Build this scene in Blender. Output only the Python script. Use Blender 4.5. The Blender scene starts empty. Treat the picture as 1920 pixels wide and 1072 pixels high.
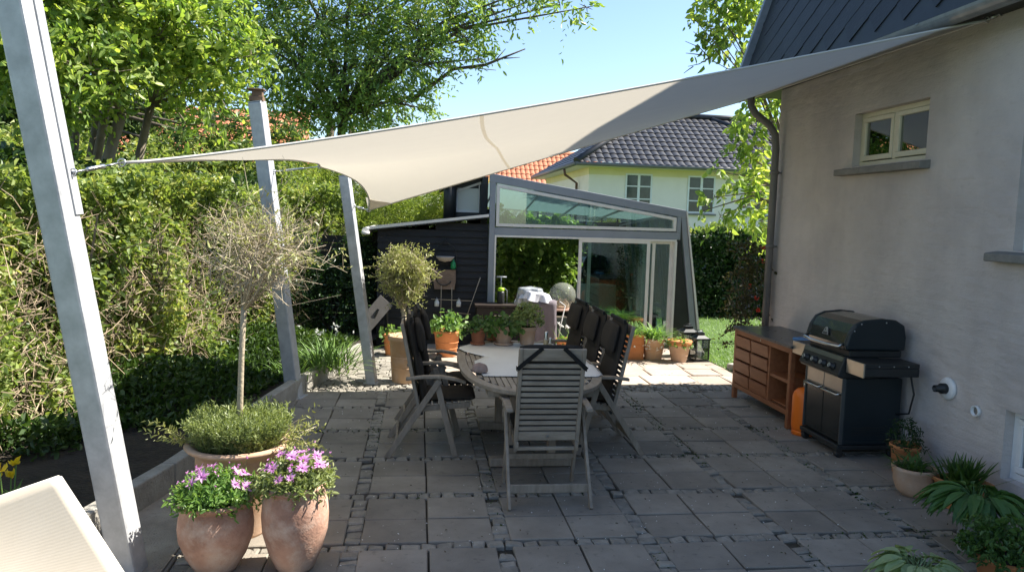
import bpy, math, random
import numpy as np
from mathutils import Vector, Matrix, Euler
R_ = math.radians
scene = bpy.context.scene
COL = scene.collection

# ------------------------------------------------------------------ camera
CAM_H = 2.0; FOC = 1400.0
_rho = 0.03; _th = math.atan(128/FOC); _psi = R_(7.2)
cF = Vector((math.sin(_psi)*math.cos(_th), math.cos(_psi)*math.cos(_th), -math.sin(_th)))
_r0 = Vector((math.cos(_psi), -math.sin(_psi), 0)); _u0 = _r0.cross(cF)
cR = math.cos(_rho)*_r0 + math.sin(_rho)*_u0
cU = math.cos(_rho)*_u0 - math.sin(_rho)*_r0
cam = bpy.data.cameras.new('camera'); camo = bpy.data.objects.new('camera', cam); COL.objects.link(camo)
M = Matrix((cR, cU, -cF)).transposed().to_4x4(); M.translation = (0, 0, CAM_H)
camo.matrix_world = M
cam.sensor_width = 36; cam.lens = 36*FOC/1920; cam.clip_start = 0.05; cam.clip_end = 800
scene.camera = camo

# ------------------------------------------------------------------ sky, sun, exposure
SUN_EL = R_(50); SUN_AZ = R_(9)            # azimuth measured from +X towards +Y
sdir = Vector((math.cos(SUN_AZ)*math.cos(SUN_EL), math.sin(SUN_AZ)*math.cos(SUN_EL), math.sin(SUN_EL)))
world = bpy.data.worlds.new('World'); scene.world = world; world.use_nodes = True
nt = world.node_tree; bg = nt.nodes['Background']
sky = nt.nodes.new('ShaderNodeTexSky'); sky.sky_type = 'NISHITA'; sky.sun_disc = False
sky.sun_elevation = SUN_EL; sky.sun_rotation = math.pi/2 - SUN_AZ
sky.air_density = 1.0; sky.dust_density = 0.6; sky.ozone_density = 3.0; sky.altitude = 0
nt.links.new(sky.outputs[0], bg.inputs[0]); bg.inputs[1].default_value = 0.09
sl = bpy.data.lights.new('sun', 'SUN'); sl.energy = 5.0; sl.angle = R_(0.5); sl.color = (1.0, 0.94, 0.84)
so = bpy.data.objects.new('sun', sl); COL.objects.link(so)
so.rotation_euler = sdir.to_track_quat('Z', 'Y').to_euler(); so.location = (0, 0, 30)
scene.view_settings.view_transform = 'Standard'; scene.view_settings.look = 'None'
scene.view_settings.gamma = 1; scene.view_settings.exposure = 1.47
try:
    scene.cycles.max_bounces = 10; scene.cycles.transparent_max_bounces = 16
except Exception: pass

# ------------------------------------------------------------------ helpers
def tag(o, label=None, cat=None, group=None, kind=None):
    if label: o['label'] = label
    if cat: o['category'] = cat
    if group: o['group'] = group
    if kind: o['kind'] = kind
    return o

def thing(name, label, cat, loc=(0, 0, 0), rz=0.0, group=None):
    o = bpy.data.objects.new(name, None); COL.objects.link(o)
    o.empty_display_size = 0.1
    o.location = loc; o.rotation_euler = (0, 0, rz)
    return tag(o, label, cat, group)

def copy_tree(o, parent=None):
    c = o.copy(); COL.objects.link(c)
    if parent is not None: c.parent = parent
    for ch in list(o.children): copy_tree(ch, c)
    return c

class MB:
    def __init__(s): s.V = []; s.F = []; s.S = []; s.M = None
    def add(s, vs, fs, smooth=False):
        b = len(s.V)
        if s.M is not None: vs = [s.M @ Vector(v) for v in vs]
        s.V.extend([tuple(v) for v in vs]); s.F.extend([[i+b for i in f] for f in fs]); s.S.extend([smooth]*len(fs))
        return s
    def box(s, x0, x1, y0, y1, z0, z1):
        v = [(x0,y0,z0),(x1,y0,z0),(x1,y1,z0),(x0,y1,z0),(x0,y0,z1),(x1,y0,z1),(x1,y1,z1),(x0,y1,z1)]
        return s.add(v, [(0,3,2,1),(4,5,6,7),(0,1,5,4),(1,2,6,5),(2,3,7,6),(3,0,4,7)])
    def beam(s, p0, p1, w, h, up=(0,0,1), w1=None, h1=None):
        p0 = Vector(p0); p1 = Vector(p1); d = (p1-p0).normalized(); up = Vector(up)
        a = d.cross(up)
        if a.length < 1e-4: a = d.cross(Vector((0,1,0)))
        a.normalize(); b = a.cross(d)
        w1 = w if w1 is None else w1; h1 = h if h1 is None else h1
        vs = []
        for p, ww, hh in ((p0, w, h), (p1, w1, h1)):
            for sx, sy in ((-1,-1),(1,-1),(1,1),(-1,1)): vs.append(p + a*sx*ww/2 + b*sy*hh/2)
        return s.add(vs, [(0,1,2,3),(7,6,5,4),(0,4,5,1),(1,5,6,2),(2,6,7,3),(3,7,4,0)])
    def tube(s, pts, r, n=8, caps=True):
        pts = [Vector(p) for p in pts]; k = len(pts)
        rs = r if isinstance(r, (list, tuple)) else [r]*k
        vs = []; prev = None
        for i, p in enumerate(pts):
            d = (pts[min(i+1, k-1)] - pts[max(i-1, 0)])
            if d.length < 1e-9: d = Vector((0,0,1))
            d.normalize()
            if prev is None:
                a = d.cross(Vector((0.3, 0.2, 1)) if abs(d.z) < .95 else Vector((0, 1, 0)))
            else: a = prev - d*prev.dot(d)
            a.normalize(); prev = a; b = d.cross(a)
            for j in range(n):
                t = 2*math.pi*j/n; vs.append(p + (a*math.cos(t) + b*math.sin(t))*rs[i])
        fs = []
        for i in range(k-1):
            for j in range(n):
                fs.append((i*n+j, i*n+(j+1) % n, (i+1)*n+(j+1) % n, (i+1)*n+j))
        s.add(vs, fs, n > 4)
        if caps:
            b = len(s.V)-len(vs)
            s.F.append([b+j for j in range(n)][::-1]); s.F.append([b+(k-1)*n+j for j in range(n)]); s.S += [False, False]
        return s
    def lathe(s, prof, n=32, c=(0,0,0), sq=0.0, jit=0.0, seed=0):
        rg = random.Random(seed); ph = rg.random()*6
        vs = []
        for (r, z) in prof:
            for j in range(n):
                t = 2*math.pi*j/n; ct, st = math.cos(t), math.sin(t)
                rr = r*(1 + jit*math.sin(2*t+ph+z*3))
                if sq:
                    q = (abs(ct)**sq + abs(st)**sq)**(-1/sq); rr *= q
                vs.append((c[0]+rr*ct, c[1]+rr*st, c[2]+z))
        fs = []
        for i in range(len(prof)-1):
            for j in range(n):
                fs.append((i*n+j, i*n+(j+1) % n, (i+1)*n+(j+1) % n, (i+1)*n+j))
        s.add(vs, fs, True)
        b = len(s.V)-len(vs)
        if prof[0][0] > 1e-4: s.F.append([b+j for j in range(n)][::-1]); s.S.append(False)
        if prof[-1][0] > 1e-4: s.F.append([b+(len(prof)-1)*n+j for j in range(n)]); s.S.append(False)
        return s
    def prism(s, poly, a, b, axis='y'):
        # poly in the other two axes, extruded from a to b along axis
        def P(u, v, w): return {'y': (u, w, v), 'x': (w, u, v), 'z': (u, v, w)}[axis]
        n = len(poly)
        vs = [P(u, v, a) for u, v in poly] + [P(u, v, b) for u, v in poly]
        fs = [list(range(n)), list(range(n, 2*n))[::-1]] + [(i, n+i, n+(i+1) % n, (i+1) % n) for i in range(n)]
        return s.add(vs, fs)
    def quad(s, a, b, c, d): return s.add([a, b, c, d], [(0,1,2,3)])
    def obj(s, name, mat, parent=None, bevel=0.0, seg=2, world=False, subd=0):
        me = bpy.data.meshes.new(name)
        vs = s.V
        if world and parent is not None:
            l = parent.location; vs = [(v[0]-l.x, v[1]-l.y, v[2]-l.z) for v in vs]
        me.from_pydata(vs, [], s.F); me.update()
        if not all(s.S): me.polygons.foreach_set('use_smooth', s.S)
        else: me.polygons.foreach_set('use_smooth', [True]*len(s.F))
        import bmesh
        bm = bmesh.new(); bm.from_mesh(me); bmesh.ops.recalc_face_normals(bm, faces=bm.faces); bm.to_mesh(me); bm.free()
        o = bpy.data.objects.new(name, me); COL.objects.link(o)
        if mat: me.materials.append(mat)
        if parent is not None: o.parent = parent
        if bevel:
            m = o.modifiers.new('bevel', 'BEVEL'); m.width = bevel; m.segments = seg; m.limit_method = 'ANGLE'; m.angle_limit = R_(35)
        if subd:
            m = o.modifiers.new('sub', 'SUBSURF'); m.levels = subd; m.render_levels = subd
        return o

def npmesh(name, V, Fq, mat, parent=None, smooth=False, world=False):
    """V (N,3), Fq (M,4)"""
    V = np.asarray(V, dtype=np.float32); Fq = np.asarray(Fq, dtype=np.int32)
    if world and parent is not None: V = V - np.array(parent.location, dtype=np.float32)
    me = bpy.data.meshes.new(name)
    me.vertices.add(len(V)); me.vertices.foreach_set('co', V.ravel())
    k = Fq.shape[1]
    me.loops.add(Fq.size); me.loops.foreach_set('vertex_index', Fq.ravel())
    me.polygons.add(len(Fq)); me.polygons.foreach_set('loop_start', np.arange(0, Fq.size, k, dtype=np.int32))
    me.polygons.foreach_set('use_smooth', np.full(len(Fq), smooth))
    me.update(calc_edges=True)
    o = bpy.data.objects.new(name, me); COL.objects.link(o); me.materials.append(mat)
    if parent is not None: o.parent = parent
    return o

def unit(a): return a/np.maximum(np.linalg.norm(a, axis=1, keepdims=True), 1e-9)

def leaves(P, D, size, aspect, rg, fold=0.15, facing=None):
    """quads: P base points, D leaf axis; returns V,F. facing biases the leaf normal"""
    n = len(P); D = unit(D)
    N = rg.normal(size=(n, 3))
    if facing is not None: N = N*0.6 + np.asarray(facing)
    S = unit(np.cross(D, N)); Nn = np.cross(S, D)
    L = (size*(0.55+0.85*rg.random(n)))[:, None]; W = L*aspect*(0.8+.4*rg.random((n, 1)))
    cv = rg.normal(size=(n, 1))*.12
    V = np.empty((n, 6, 3))
    V[:, 0] = P
    V[:, 1] = P + D*L*0.30 + S*W*0.46 + Nn*L*fold
    V[:, 2] = P + D*L*0.68 + S*W*0.40 + Nn*L*(fold+cv)
    V[:, 3] = P + D*L + Nn*L*cv*2
    V[:, 4] = P + D*L*0.68 - S*W*0.40 + Nn*L*(fold+cv)
    V[:, 5] = P + D*L*0.30 - S*W*0.46 + Nn*L*fold
    F = (np.arange(n)[:, None, None]*6 + np.array([[0, 1, 2, 3], [0, 3, 4, 5]])[None]).reshape(-1, 4)
    return V.reshape(-1, 3), F

def sprays(starts, dirs, L, k, size, aspect, rg, droop=0.3, facing=None, open_=0.9):
    n = len(starts); D = unit(dirs)
    t = (np.arange(k)+0.5)/k
    side = unit(np.cross(D, rg.normal(size=(n, 3))))
    Ls = L*(0.6+0.8*rg.random(n))
    P = starts[:, None, :] + D[:, None, :]*(t[None, :, None]*Ls[:, None, None])
    P[:, :, 2] -= droop*(t**2)[None, :]*Ls[:, None]
    sg = np.where(np.arange(k) % 2 == 0, 1, -1)[None, :, None]
    LD = D[:, None, :]*0.6 + side[:, None, :]*sg*open_ + rg.normal(size=(n, k, 3))*0.25
    LD[:, :, 2] -= droop*0.8
    return leaves(P.reshape(-1, 3), LD.reshape(-1, 3), size, aspect, rg, facing=facing)

def blades(base, D, L, w, rg, bend=0.5, seg=4):
    """strap leaves: base (n,3), D initial direction (n,3)"""
    n = len(base); D = unit(D); out = D.copy(); out[:, 2] = 0; out = unit(out)
    S = np.stack([-out[:, 1], out[:, 0], np.zeros(n)], 1)
    Ls = L*(0.65+0.6*rg.random(n)); bd = bend*(0.5+rg.random(n))
    rows = []
    for i in range(seg+1):
        t = i/seg
        c = base + D*(Ls*t)[:, None] + out*(bd*Ls*t*t*0.6)[:, None]
        c[:, 2] -= bd*Ls*t*t*0.55
        ww = w*(0.55+0.9*t*(1-t)*2)*(1-t**3)+0.0006
        rows.append(c+S*ww/2); rows.append(c-S*ww/2)
    V = np.stack(rows, 1)
    m = 2*(seg+1); F = []
    for i in range(seg): F.append([2*i, 2*i+1, 2*i+3, 2*i+2])
    F = (np.arange(n)[:, None, None]*m + np.array(F)[None]).reshape(-1, 4)
    return V.reshape(-1, 3), F

def merge(*vf):
    Vs = []; Fs = []; b = 0
    for V, F in vf: Vs.append(V); Fs.append(F+b); b += len(V)
    return np.concatenate(Vs), np.concatenate(Fs)

def rays3(rg, A, B, r0, r1, bend=0.12):
    """many thin 3-sided twigs from A to B (n,3) as quads"""
    n = len(A); D = B-A; Ln = np.linalg.norm(D, axis=1, keepdims=True); D = unit(D)
    a = unit(np.cross(D, rg.normal(size=(n, 3)))); b = np.cross(D, a)
    mid = (A+B)/2 + a*Ln*bend*rg.normal(size=(n, 1))
    r0 = np.broadcast_to(r0, (n,))[:, None]; r1 = np.broadcast_to(r1, (n,))[:, None]
    V = []
    for c, r in ((A, r0), (mid, (r0+r1)/2), (B, r1)):
        for k in range(3):
            t = 2*math.pi*k/3; V.append(c + (a*math.cos(t)+b*math.sin(t))*r)
    V = np.stack(V, 1); F = []
    for i in range(2):
        for k in range(3): F.append([i*3+k, i*3+(k+1) % 3, (i+1)*3+(k+1) % 3, (i+1)*3+k])
    F = (np.arange(n)[:, None, None]*9 + np.array(F)[None]).reshape(-1, 4)
    return V.reshape(-1, 3), F

# ------------------------------------------------------------------ materials
def mk(name, c1, c2=None, scale=6.0, rough=0.7, metal=0.0, bump=0.0, bscale=40.0, island=0.0, detail=6,
       stretch=(1,1,1), c3=None, spots=0.0, spec=0.5, rvar=0.0, contrast=(0.3, 0.7), coat=0.0, bloom=0.0, streak=0.0):
    m = bpy.data.materials.new(name); m.use_nodes = True; t = m.node_tree; N = t.nodes; Lk = t.links
    b = N['Principled BSDF']; b.inputs['Roughness'].default_value = rough; b.inputs['Metallic'].default_value = metal
    b.inputs['Specular IOR Level'].default_value = spec
    if coat: b.inputs['Coat Weight'].default_value = coat
    tc = N.new('ShaderNodeTexCoord'); mp = N.new('ShaderNodeMapping'); Lk.new(tc.outputs['Object'], mp.inputs[0])
    mp.inputs['Scale'].default_value = stretch
    c2 = c2 or c1
    nz = N.new('ShaderNodeTexNoise'); nz.inputs['Scale'].default_value = scale; nz.inputs['Detail'].default_value = detail
    nz.inputs['Roughness'].default_value = 0.62
    Lk.new(mp.outputs[0], nz.inputs['Vector'])
    rp = N.new('ShaderNodeValToRGB'); Lk.new(nz.outputs[0], rp.inputs[0])
    rp.color_ramp.elements[0].position = contrast[0]; rp.color_ramp.elements[1].position = contrast[1]
    rp.color_ramp.elements[0].color = (*c1, 1); rp.color_ramp.elements[1].color = (*c2, 1)
    if c3:
        e = rp.color_ramp.elements.new((contrast[0]+contrast[1])/2); e.color = (*c3, 1)
    out = rp.outputs[0]
    if island:
        g = N.new('ShaderNodeNewGeometry'); h = N.new('ShaderNodeHueSaturation')
        mr = N.new('ShaderNodeMapRange'); mr.inputs['To Min'].default_value = 1-island; mr.inputs['To Max'].default_value = 1+island
        Lk.new(g.outputs['Random Per Island'], mr.inputs[0]); Lk.new(mr.outputs[0], h.inputs['Value'])
        Lk.new(out, h.inputs['Color']); out = h.outputs[0]
    if spots:
        n2 = N.new('ShaderNodeTexNoise'); n2.inputs['Scale'].default_value = scale*9; n2.inputs['Detail'].default_value = 3
        Lk.new(mp.outputs[0], n2.inputs['Vector'])
        mr2 = N.new('ShaderNodeMapRange'); mr2.inputs['From Min'].default_value = 0.62; mr2.inputs['From Max'].default_value = 0.75
        Lk.new(n2.outputs[0], mr2.inputs[0])
        mx = N.new('ShaderNodeMix'); mx.data_type = 'RGBA'; mx.blend_type = 'MULTIPLY'
        mm = N.new('ShaderNodeMath'); mm.operation = 'MULTIPLY'; mm.inputs[1].default_value = spots
        Lk.new(mr2.outputs[0], mm.inputs[0]); Lk.new(mm.outputs[0], mx.inputs[0])
        Lk.new(out, mx.inputs[6]); mx.inputs[7].default_value = (0.25, 0.24, 0.22, 1); out = mx.outputs[2]
    if bloom:
        n4 = N.new('ShaderNodeTexNoise'); n4.inputs['Scale'].default_value = 7; n4.inputs['Detail'].default_value = 9; n4.inputs['Roughness'].default_value = .7
        Lk.new(mp.outputs[0], n4.inputs['Vector']); m4 = N.new('ShaderNodeMapRange'); m4.inputs['From Min'].default_value = .48; m4.inputs['From Max'].default_value = .68; m4.inputs['To Max'].default_value = bloom
        Lk.new(n4.outputs[0], m4.inputs[0]); x4 = N.new('ShaderNodeMix'); x4.data_type = 'RGBA'; Lk.new(m4.outputs[0], x4.inputs[0]); Lk.new(out, x4.inputs[6]); x4.inputs[7].default_value = (.60, .50, .42, 1); out = x4.outputs[2]
    if streak:
        mp5 = N.new('ShaderNodeMapping'); mp5.inputs['Scale'].default_value = (2.2, 2.2, .22); Lk.new(tc.outputs['Object'], mp5.inputs[0])
        n5 = N.new('ShaderNodeTexNoise'); n5.inputs['Scale'].default_value = 2.4; n5.inputs['Detail'].default_value = 8; Lk.new(mp5.outputs[0], n5.inputs['Vector'])
        m5 = N.new('ShaderNodeMapRange'); m5.inputs['From Min'].default_value = .50; m5.inputs['From Max'].default_value = .72; m5.inputs['To Max'].default_value = streak
        Lk.new(n5.outputs[0], m5.inputs[0]); x5 = N.new('ShaderNodeMix'); x5.data_type = 'RGBA'; x5.blend_type = 'MULTIPLY'; Lk.new(m5.outputs[0], x5.inputs[0]); Lk.new(out, x5.inputs[6]); x5.inputs[7].default_value = (.62, .58, .55, 1); out = x5.outputs[2]
    Lk.new(out, b.inputs['Base Color'])
    if rvar:
        mr3 = N.new('ShaderNodeMapRange'); mr3.inputs['To Min'].default_value = rough-rvar; mr3.inputs['To Max'].default_value = rough+rvar
        Lk.new(nz.outputs[0], mr3.inputs[0]); Lk.new(mr3.outputs[0], b.inputs['Roughness'])
    if bump:
        n3 = N.new('ShaderNodeTexNoise'); n3.inputs['Scale'].default_value = bscale; n3.inputs['Detail'].default_value = 5
        Lk.new(mp.outputs[0], n3.inputs['Vector'])
        bp = N.new('ShaderNodeBump'); bp.inputs['Strength'].default_value = bump; bp.inputs['Distance'].default_value = 0.02
        Lk.new(n3.outputs[0], bp.inputs['Height']); Lk.new(bp.outputs[0], b.inputs['Normal'])
    return m

def leafmat(name, cols, trans=0.35, rough=0.45, tint=(1.0, 1.0, 0.5), gain=1.35):
    cols = [((c[0]*1.12+.008)*gain, c[1]*gain*.97, (c[2]*1.7+.006)*gain) for c in cols] if gain > 1.2 else cols
    m = bpy.data.materials.new(name); m.use_nodes = True; t = m.node_tree; N = t.nodes; Lk = t.links
    b = N['Principled BSDF']; b.inputs['Roughness'].default_value = rough; b.inputs['Specular IOR Level'].default_value = 0.45
    g = N.new('ShaderNodeNewGeometry'); rp = N.new('ShaderNodeValToRGB'); el = rp.color_ramp.elements
    el[0].color = (*cols[0], 1); el[1].color = (*cols[-1], 1)
    for i, c in enumerate(cols[1:-1]): e = el.new((i+1)/(len(cols)-1)); e.color = (*c, 1)
    # leaf clumps differ a little too
    tc = N.new('ShaderNodeTexCoord'); nz = N.new('ShaderNodeTexNoise'); nz.inputs['Scale'].default_value = 1.3; nz.inputs['Detail'].default_value = 2
    Lk.new(tc.outputs['Object'], nz.inputs['Vector'])
    ad = N.new('ShaderNodeMath'); ad.operation = 'MULTIPLY_ADD'; ad.inputs[1].default_value = 0.65; ad.inputs[2].default_value = -0.32
    Lk.new(g.outputs['Random Per Island'], ad.inputs[0])
    ad2 = N.new('ShaderNodeMath'); ad2.operation = 'MULTIPLY_ADD'; ad2.inputs[1].default_value = 1.0
    Lk.new(nz.outputs[0], ad2.inputs[0]); Lk.new(ad.outputs[0], ad2.inputs[2])
    Lk.new(ad2.outputs[0], rp.inputs[0]); Lk.new(rp.outputs[0], b.inputs['Base Color'])
    tr = N.new('ShaderNodeBsdfTranslucent'); mx = N.new('ShaderNodeMixShader'); mx.inputs[0].default_value = trans
    mm = N.new('ShaderNodeMix'); mm.data_type = 'RGBA'; mm.blend_type = 'MULTIPLY'; mm.inputs[0].default_value = 1
    Lk.new(rp.outputs[0], mm.inputs[6]); mm.inputs[7].default_value = (tint[0]*1.6, tint[1]*1.6, tint[2]*1.6, 1)
    mm.clamp_result = True
    Lk.new(mm.outputs[2], tr.inputs[0])
    Lk.new(b.outputs[0], mx.inputs[1]); Lk.new(tr.outputs[0], mx.inputs[2]); Lk.new(mx.outputs[0], N['Material Output'].inputs[0])
    return m

def glassmat(name, tint=(0.85, 0.93, 0.9), refl=0.12, rough=0.0):
    m = bpy.data.materials.new(name); m.use_nodes = True; t = m.node_tree; N = t.nodes; Lk = t.links
    N.remove(N['Principled BSDF'])
    tr = N.new('ShaderNodeBsdfTransparent'); tr.inputs[0].default_value = (*tint, 1)
    gl = N.new('ShaderNodeBsdfGlossy'); gl.inputs['Roughness'].default_value = rough; gl.inputs[0].default_value = (0.95, 1.0, 0.98, 1)
    lw = N.new('ShaderNodeLayerWeight'); lw.inputs[0].default_value = 0.35
    mr = N.new('ShaderNodeMapRange'); mr.inputs['To Min'].default_value = refl; mr.inputs['To Max'].default_value = 0.95
    Lk.new(lw.outputs['Fresnel'], mr.inputs[0])
    mx = N.new('ShaderNodeMixShader'); Lk.new(mr.outputs[0], mx.inputs[0]); Lk.new(tr.outputs[0], mx.inputs[1]); Lk.new(gl.outputs[0], mx.inputs[2])
    Lk.new(mx.outputs[0], N['Material Output'].inputs[0])
    return m

def clothmat(name, col, trans=0.4, rough=0.9, c2=None, tcol=None):
    m = mk(name, col, c2 or col, scale=3, rough=rough, bump=0.06, bscale=300, spec=0.2)
    t = m.node_tree; N = t.nodes; Lk = t.links; b = N['Principled BSDF']
    tr = N.new('ShaderNodeBsdfTranslucent'); tr.inputs[0].default_value = (*(tcol or col), 1)
    mx = N.new('ShaderNodeMixShader'); mx.inputs[0].default_value = trans
    Lk.new(b.outputs[0], mx.inputs[1]); Lk.new(tr.outputs[0], mx.inputs[2]); Lk.new(mx.outputs[0], N['Material Output'].inputs[0])
    return m

def plaster():
    m = mk('house_plaster', (0.43, 0.39, 0.375), (0.60, 0.545, 0.505), scale=1.1, rough=0.92, detail=12, contrast=(0.30, 0.70), spec=0.2, streak=.12, spots=.10)
    t = m.node_tree; N = t.nodes; Lk = t.links; b = N['Principled BSDF']
    tc = N.new('ShaderNodeTexCoord')
    # rendered brickwork showing faintly through, plus trowel marks
    mp = N.new('ShaderNodeMapping'); mp.inputs['Rotation'].default_value = (0, R_(90), 0)
    sx = N.new('ShaderNodeSeparateXYZ'); cx = N.new('ShaderNodeCombineXYZ')
    Lk.new(tc.outputs['Object'], sx.inputs[0]); Lk.new(sx.outputs['Y'], cx.inputs['X']); Lk.new(sx.outputs['Z'], cx.inputs['Y'])
    br = N.new('ShaderNodeTexBrick'); br.inputs['Scale'].default_value = 1.0; br.inputs['Brick Width'].default_value = 0.24
    br.inputs['Row Height'].default_value = 0.075; br.inputs['Mortar Size'].default_value = 0.012; br.inputs['Mortar Smooth'].default_value = 1.0
    Lk.new(cx.outputs[0], br.inputs['Vector'])
    n1 = N.new('ShaderNodeTexNoise'); n1.inputs['Scale'].default_value = 5; n1.inputs['Detail'].default_value = 8
    mp2 = N.new('ShaderNodeMapping'); mp2.inputs['Scale'].default_value = (1, 1, 2.2); Lk.new(tc.outputs['Object'], mp2.inputs[0]); Lk.new(mp2.outputs[0], n1.inputs['Vector'])
    b1 = N.new('ShaderNodeBump'); b1.inputs['Strength'].default_value = 0.10; b1.inputs['Distance'].default_value = 0.01; b1.invert = True
    Lk.new(br.outputs['Fac'], b1.inputs['Height'])
    b2 = N.new('ShaderNodeBump'); b2.inputs['Strength'].default_value = 0.7; b2.inputs['Distance'].default_value = 0.03
    Lk.new(n1.outputs[0], b2.inputs['Height']); Lk.new(b1.outputs[0], b2.inputs['Normal'])
    n6 = N.new('ShaderNodeTexNoise'); n6.inputs['Scale'].default_value = 70; n6.inputs['Detail'].default_value = 6; Lk.new(tc.outputs['Object'], n6.inputs['Vector'])
    b3 = N.new('ShaderNodeBump'); b3.inputs['Strength'].default_value = 0.5; b3.inputs['Distance'].default_value = 0.006
    Lk.new(n6.outputs[0], b3.inputs['Height']); Lk.new(b2.outputs[0], b3.inputs['Normal']); Lk.new(b3.outputs[0], b.inputs['Normal'])
    return m

MT = {}
MT['plaster'] = plaster()
MT['slate'] = mk('dark_slate', (0.012, 0.0135, 0.016), (0.022, 0.024, 0.027), 8, 0.55, island=0.25, bump=0.15, bscale=30)
MT['zinc'] = mk('zinc', (0.20, 0.22, 0.24), (0.30, 0.32, 0.34), 7, 0.45, metal=0.55, bump=0.03)
MT['downpipe'] = mk('painted_pipe', (0.15, 0.145, 0.14), (0.20, 0.19, 0.18), 5, 0.5, metal=0.2)
MT['cream'] = mk('cream_paint', (0.62, 0.58, 0.44), (0.70, 0.66, 0.52), 6, 0.45, bump=0.03)
MT['whitepaint'] = mk('white_paint', (0.70, 0.70, 0.69), (0.80, 0.80, 0.78), 8, 0.45)
MT['sill'] = mk('sill_stone', (0.17, 0.165, 0.15), (0.24, 0.23, 0.21), 12, 0.85, bump=0.2)
MT['window'] = glassmat('window_glass', (0.25, 0.28, 0.28), 0.22)
MT['room'] = mk('room_dark', (0.05, 0.05, 0.05), (0.09, 0.085, 0.08), 2, 0.9)
MT['galv'] = mk('galvanised_steel', (0.34, 0.35, 0.365), (0.52, 0.53, 0.545), 9, 0.45, metal=0.15, bump=0.06, bscale=60, c3=(0.43, 0.44, 0.455), rvar=0.12)
MT['steel'] = mk('stainless_steel', (0.5, 0.5, 0.5), (0.62, 0.62, 0.6), 4, 0.28, metal=1.0, stretch=(1, 1, 14))
MT['sail'] = clothmat('sail_cloth', (0.50, 0.47, 0.41), trans=0.45, c2=(0.55, 0.52, 0.455), tcol=(0.58, 0.535, 0.45))
MT['seam'] = clothmat('sail_seam', (0.72, 0.68, 0.60), trans=0.8, tcol=(0.95, 0.90, 0.80))
MT['hem'] = mk('sail_hem', (0.60, 0.58, 0.54), None, 10, 0.8)
MT['slab'] = mk('paving_slab', (0.19, 0.168, 0.138), (0.315, 0.28, 0.232), 2.2, 0.85, bump=0.25, bscale=90, island=0.16, detail=10, spots=0.35, c3=(0.25, 0.222, 0.184))
MT['cobble'] = mk('granite_setts', (0.18, 0.165, 0.138), (0.31, 0.285, 0.24), 14, 0.85, bump=0.35, bscale=70, island=0.18)
MT['joint'] = mk('joint_sand', (0.022, 0.02, 0.015), (0.10, 0.085, 0.065), 1.8, 1.0, bump=0.5, bscale=120, c3=(0.045, 0.04, 0.028))
MT['flag'] = mk('flagstone', (0.33, 0.25, 0.20), (0.42, 0.36, 0.29), 1.6, 0.85, bump=0.2, bscale=60, island=0.14, spots=0.4)
MT['concrete'] = mk('weathered_concrete', (0.24, 0.225, 0.20), (0.40, 0.38, 0.34), 5, 0.92, bump=0.4, bscale=50, spots=0.5, c3=(0.33, 0.31, 0.27))
MT['soil'] = mk('dark_soil', (0.018, 0.014, 0.010), (0.05, 0.038, 0.027), 9, 1.0, bump=1.0, bscale=35)
MT['grass'] = mk('grass_ground', (0.035, 0.075, 0.012), (0.07, 0.13, 0.02), 2.5, 1.0, bump=0.6, bscale=60)
MT['teak_grey'] = mk('weathered_teak', (0.23, 0.19, 0.145), (0.37, 0.315, 0.25), 5, 0.75, bump=0.25, bscale=50, stretch=(5, 5, 1), island=0.12)
MT['teak_slat'] = mk('weathered_teak_slat', (0.25, 0.205, 0.155), (0.40, 0.345, 0.275), 5, 0.75, bump=0.25, bscale=50, stretch=(1, 5, 5), island=0.12)
MT['teak_table'] = mk('table_teak', (0.22, 0.18, 0.135), (0.34, 0.29, 0.23), 5, 0.7, bump=0.2, bscale=50, stretch=(5, 1, 5), island=0.15)
MT['teak_red'] = mk('oiled_teak', (0.22, 0.075, 0.028), (0.33, 0.125, 0.05), 4, 0.55, bump=0.1, bscale=60, stretch=(6, 1, 6), island=0.12)
MT['darktop'] = mk('dark_stone_top', (0.05, 0.052, 0.055), (0.085, 0.088, 0.09), 12, 0.3, rvar=0.1)
MT['cushion'] = mk('charcoal_cushion', (0.028, 0.024, 0.021), (0.046, 0.040, 0.034), 4, 0.95, bump=0.15, bscale=500, spec=0.2)
MT['strap'] = mk('black_strap', (0.01, 0.01, 0.01), None, 4, 0.9)
MT['cloth'] = mk('white_oilcloth', (0.70, 0.69, 0.66), (0.80, 0.79, 0.77), 2.5, 0.5, bump=0.03, spots=0.15)
MT['black'] = mk('black_enamel', (0.010, 0.012, 0.011), (0.014, 0.016, 0.015), 5, 0.22, spec=0.6, coat=0.3)
MT['blackmat'] = mk('black_plastic', (0.012, 0.014, 0.014), (0.022, 0.025, 0.026), 6, 0.5)
MT['cart'] = mk('dark_teal_cart', (0.006, 0.013, 0.017), (0.009, 0.018, 0.023), 3, 0.45)
MT['orange'] = mk('orange_gas_bottle', (0.80, 0.155, 0.008), (0.85, 0.19, 0.012), 5, 0.45)
MT['blue'] = mk('blue_cover', (0.10, 0.24, 0.48), None, 5, 0.6)
MT['blackwood'] = mk('black_boards', (0.006, 0.0065, 0.0075), (0.013, 0.0135, 0.015), 6, 0.6, bump=0.3, bscale=30, stretch=(1, 8, 8))
MT['bluegrey'] = mk('blue_grey_frame', (0.24, 0.265, 0.30), (0.28, 0.305, 0.34), 5, 0.4)
MT['palealu'] = mk('pale_aluminium', (0.68, 0.66, 0.62), (0.76, 0.74, 0.70), 5, 0.4)
MT['roofsheet'] = clothmat('translucent_roof_sheet', (0.22, 0.28, 0.28), trans=0.32, tcol=(0.22, 0.31, 0.31))
MT['ceiling'] = mk('pale_ceiling', (0.42, 0.48, 0.48), (0.52, 0.58, 0.58), 3, 0.8, stretch=(1, 8, 1))
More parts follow.
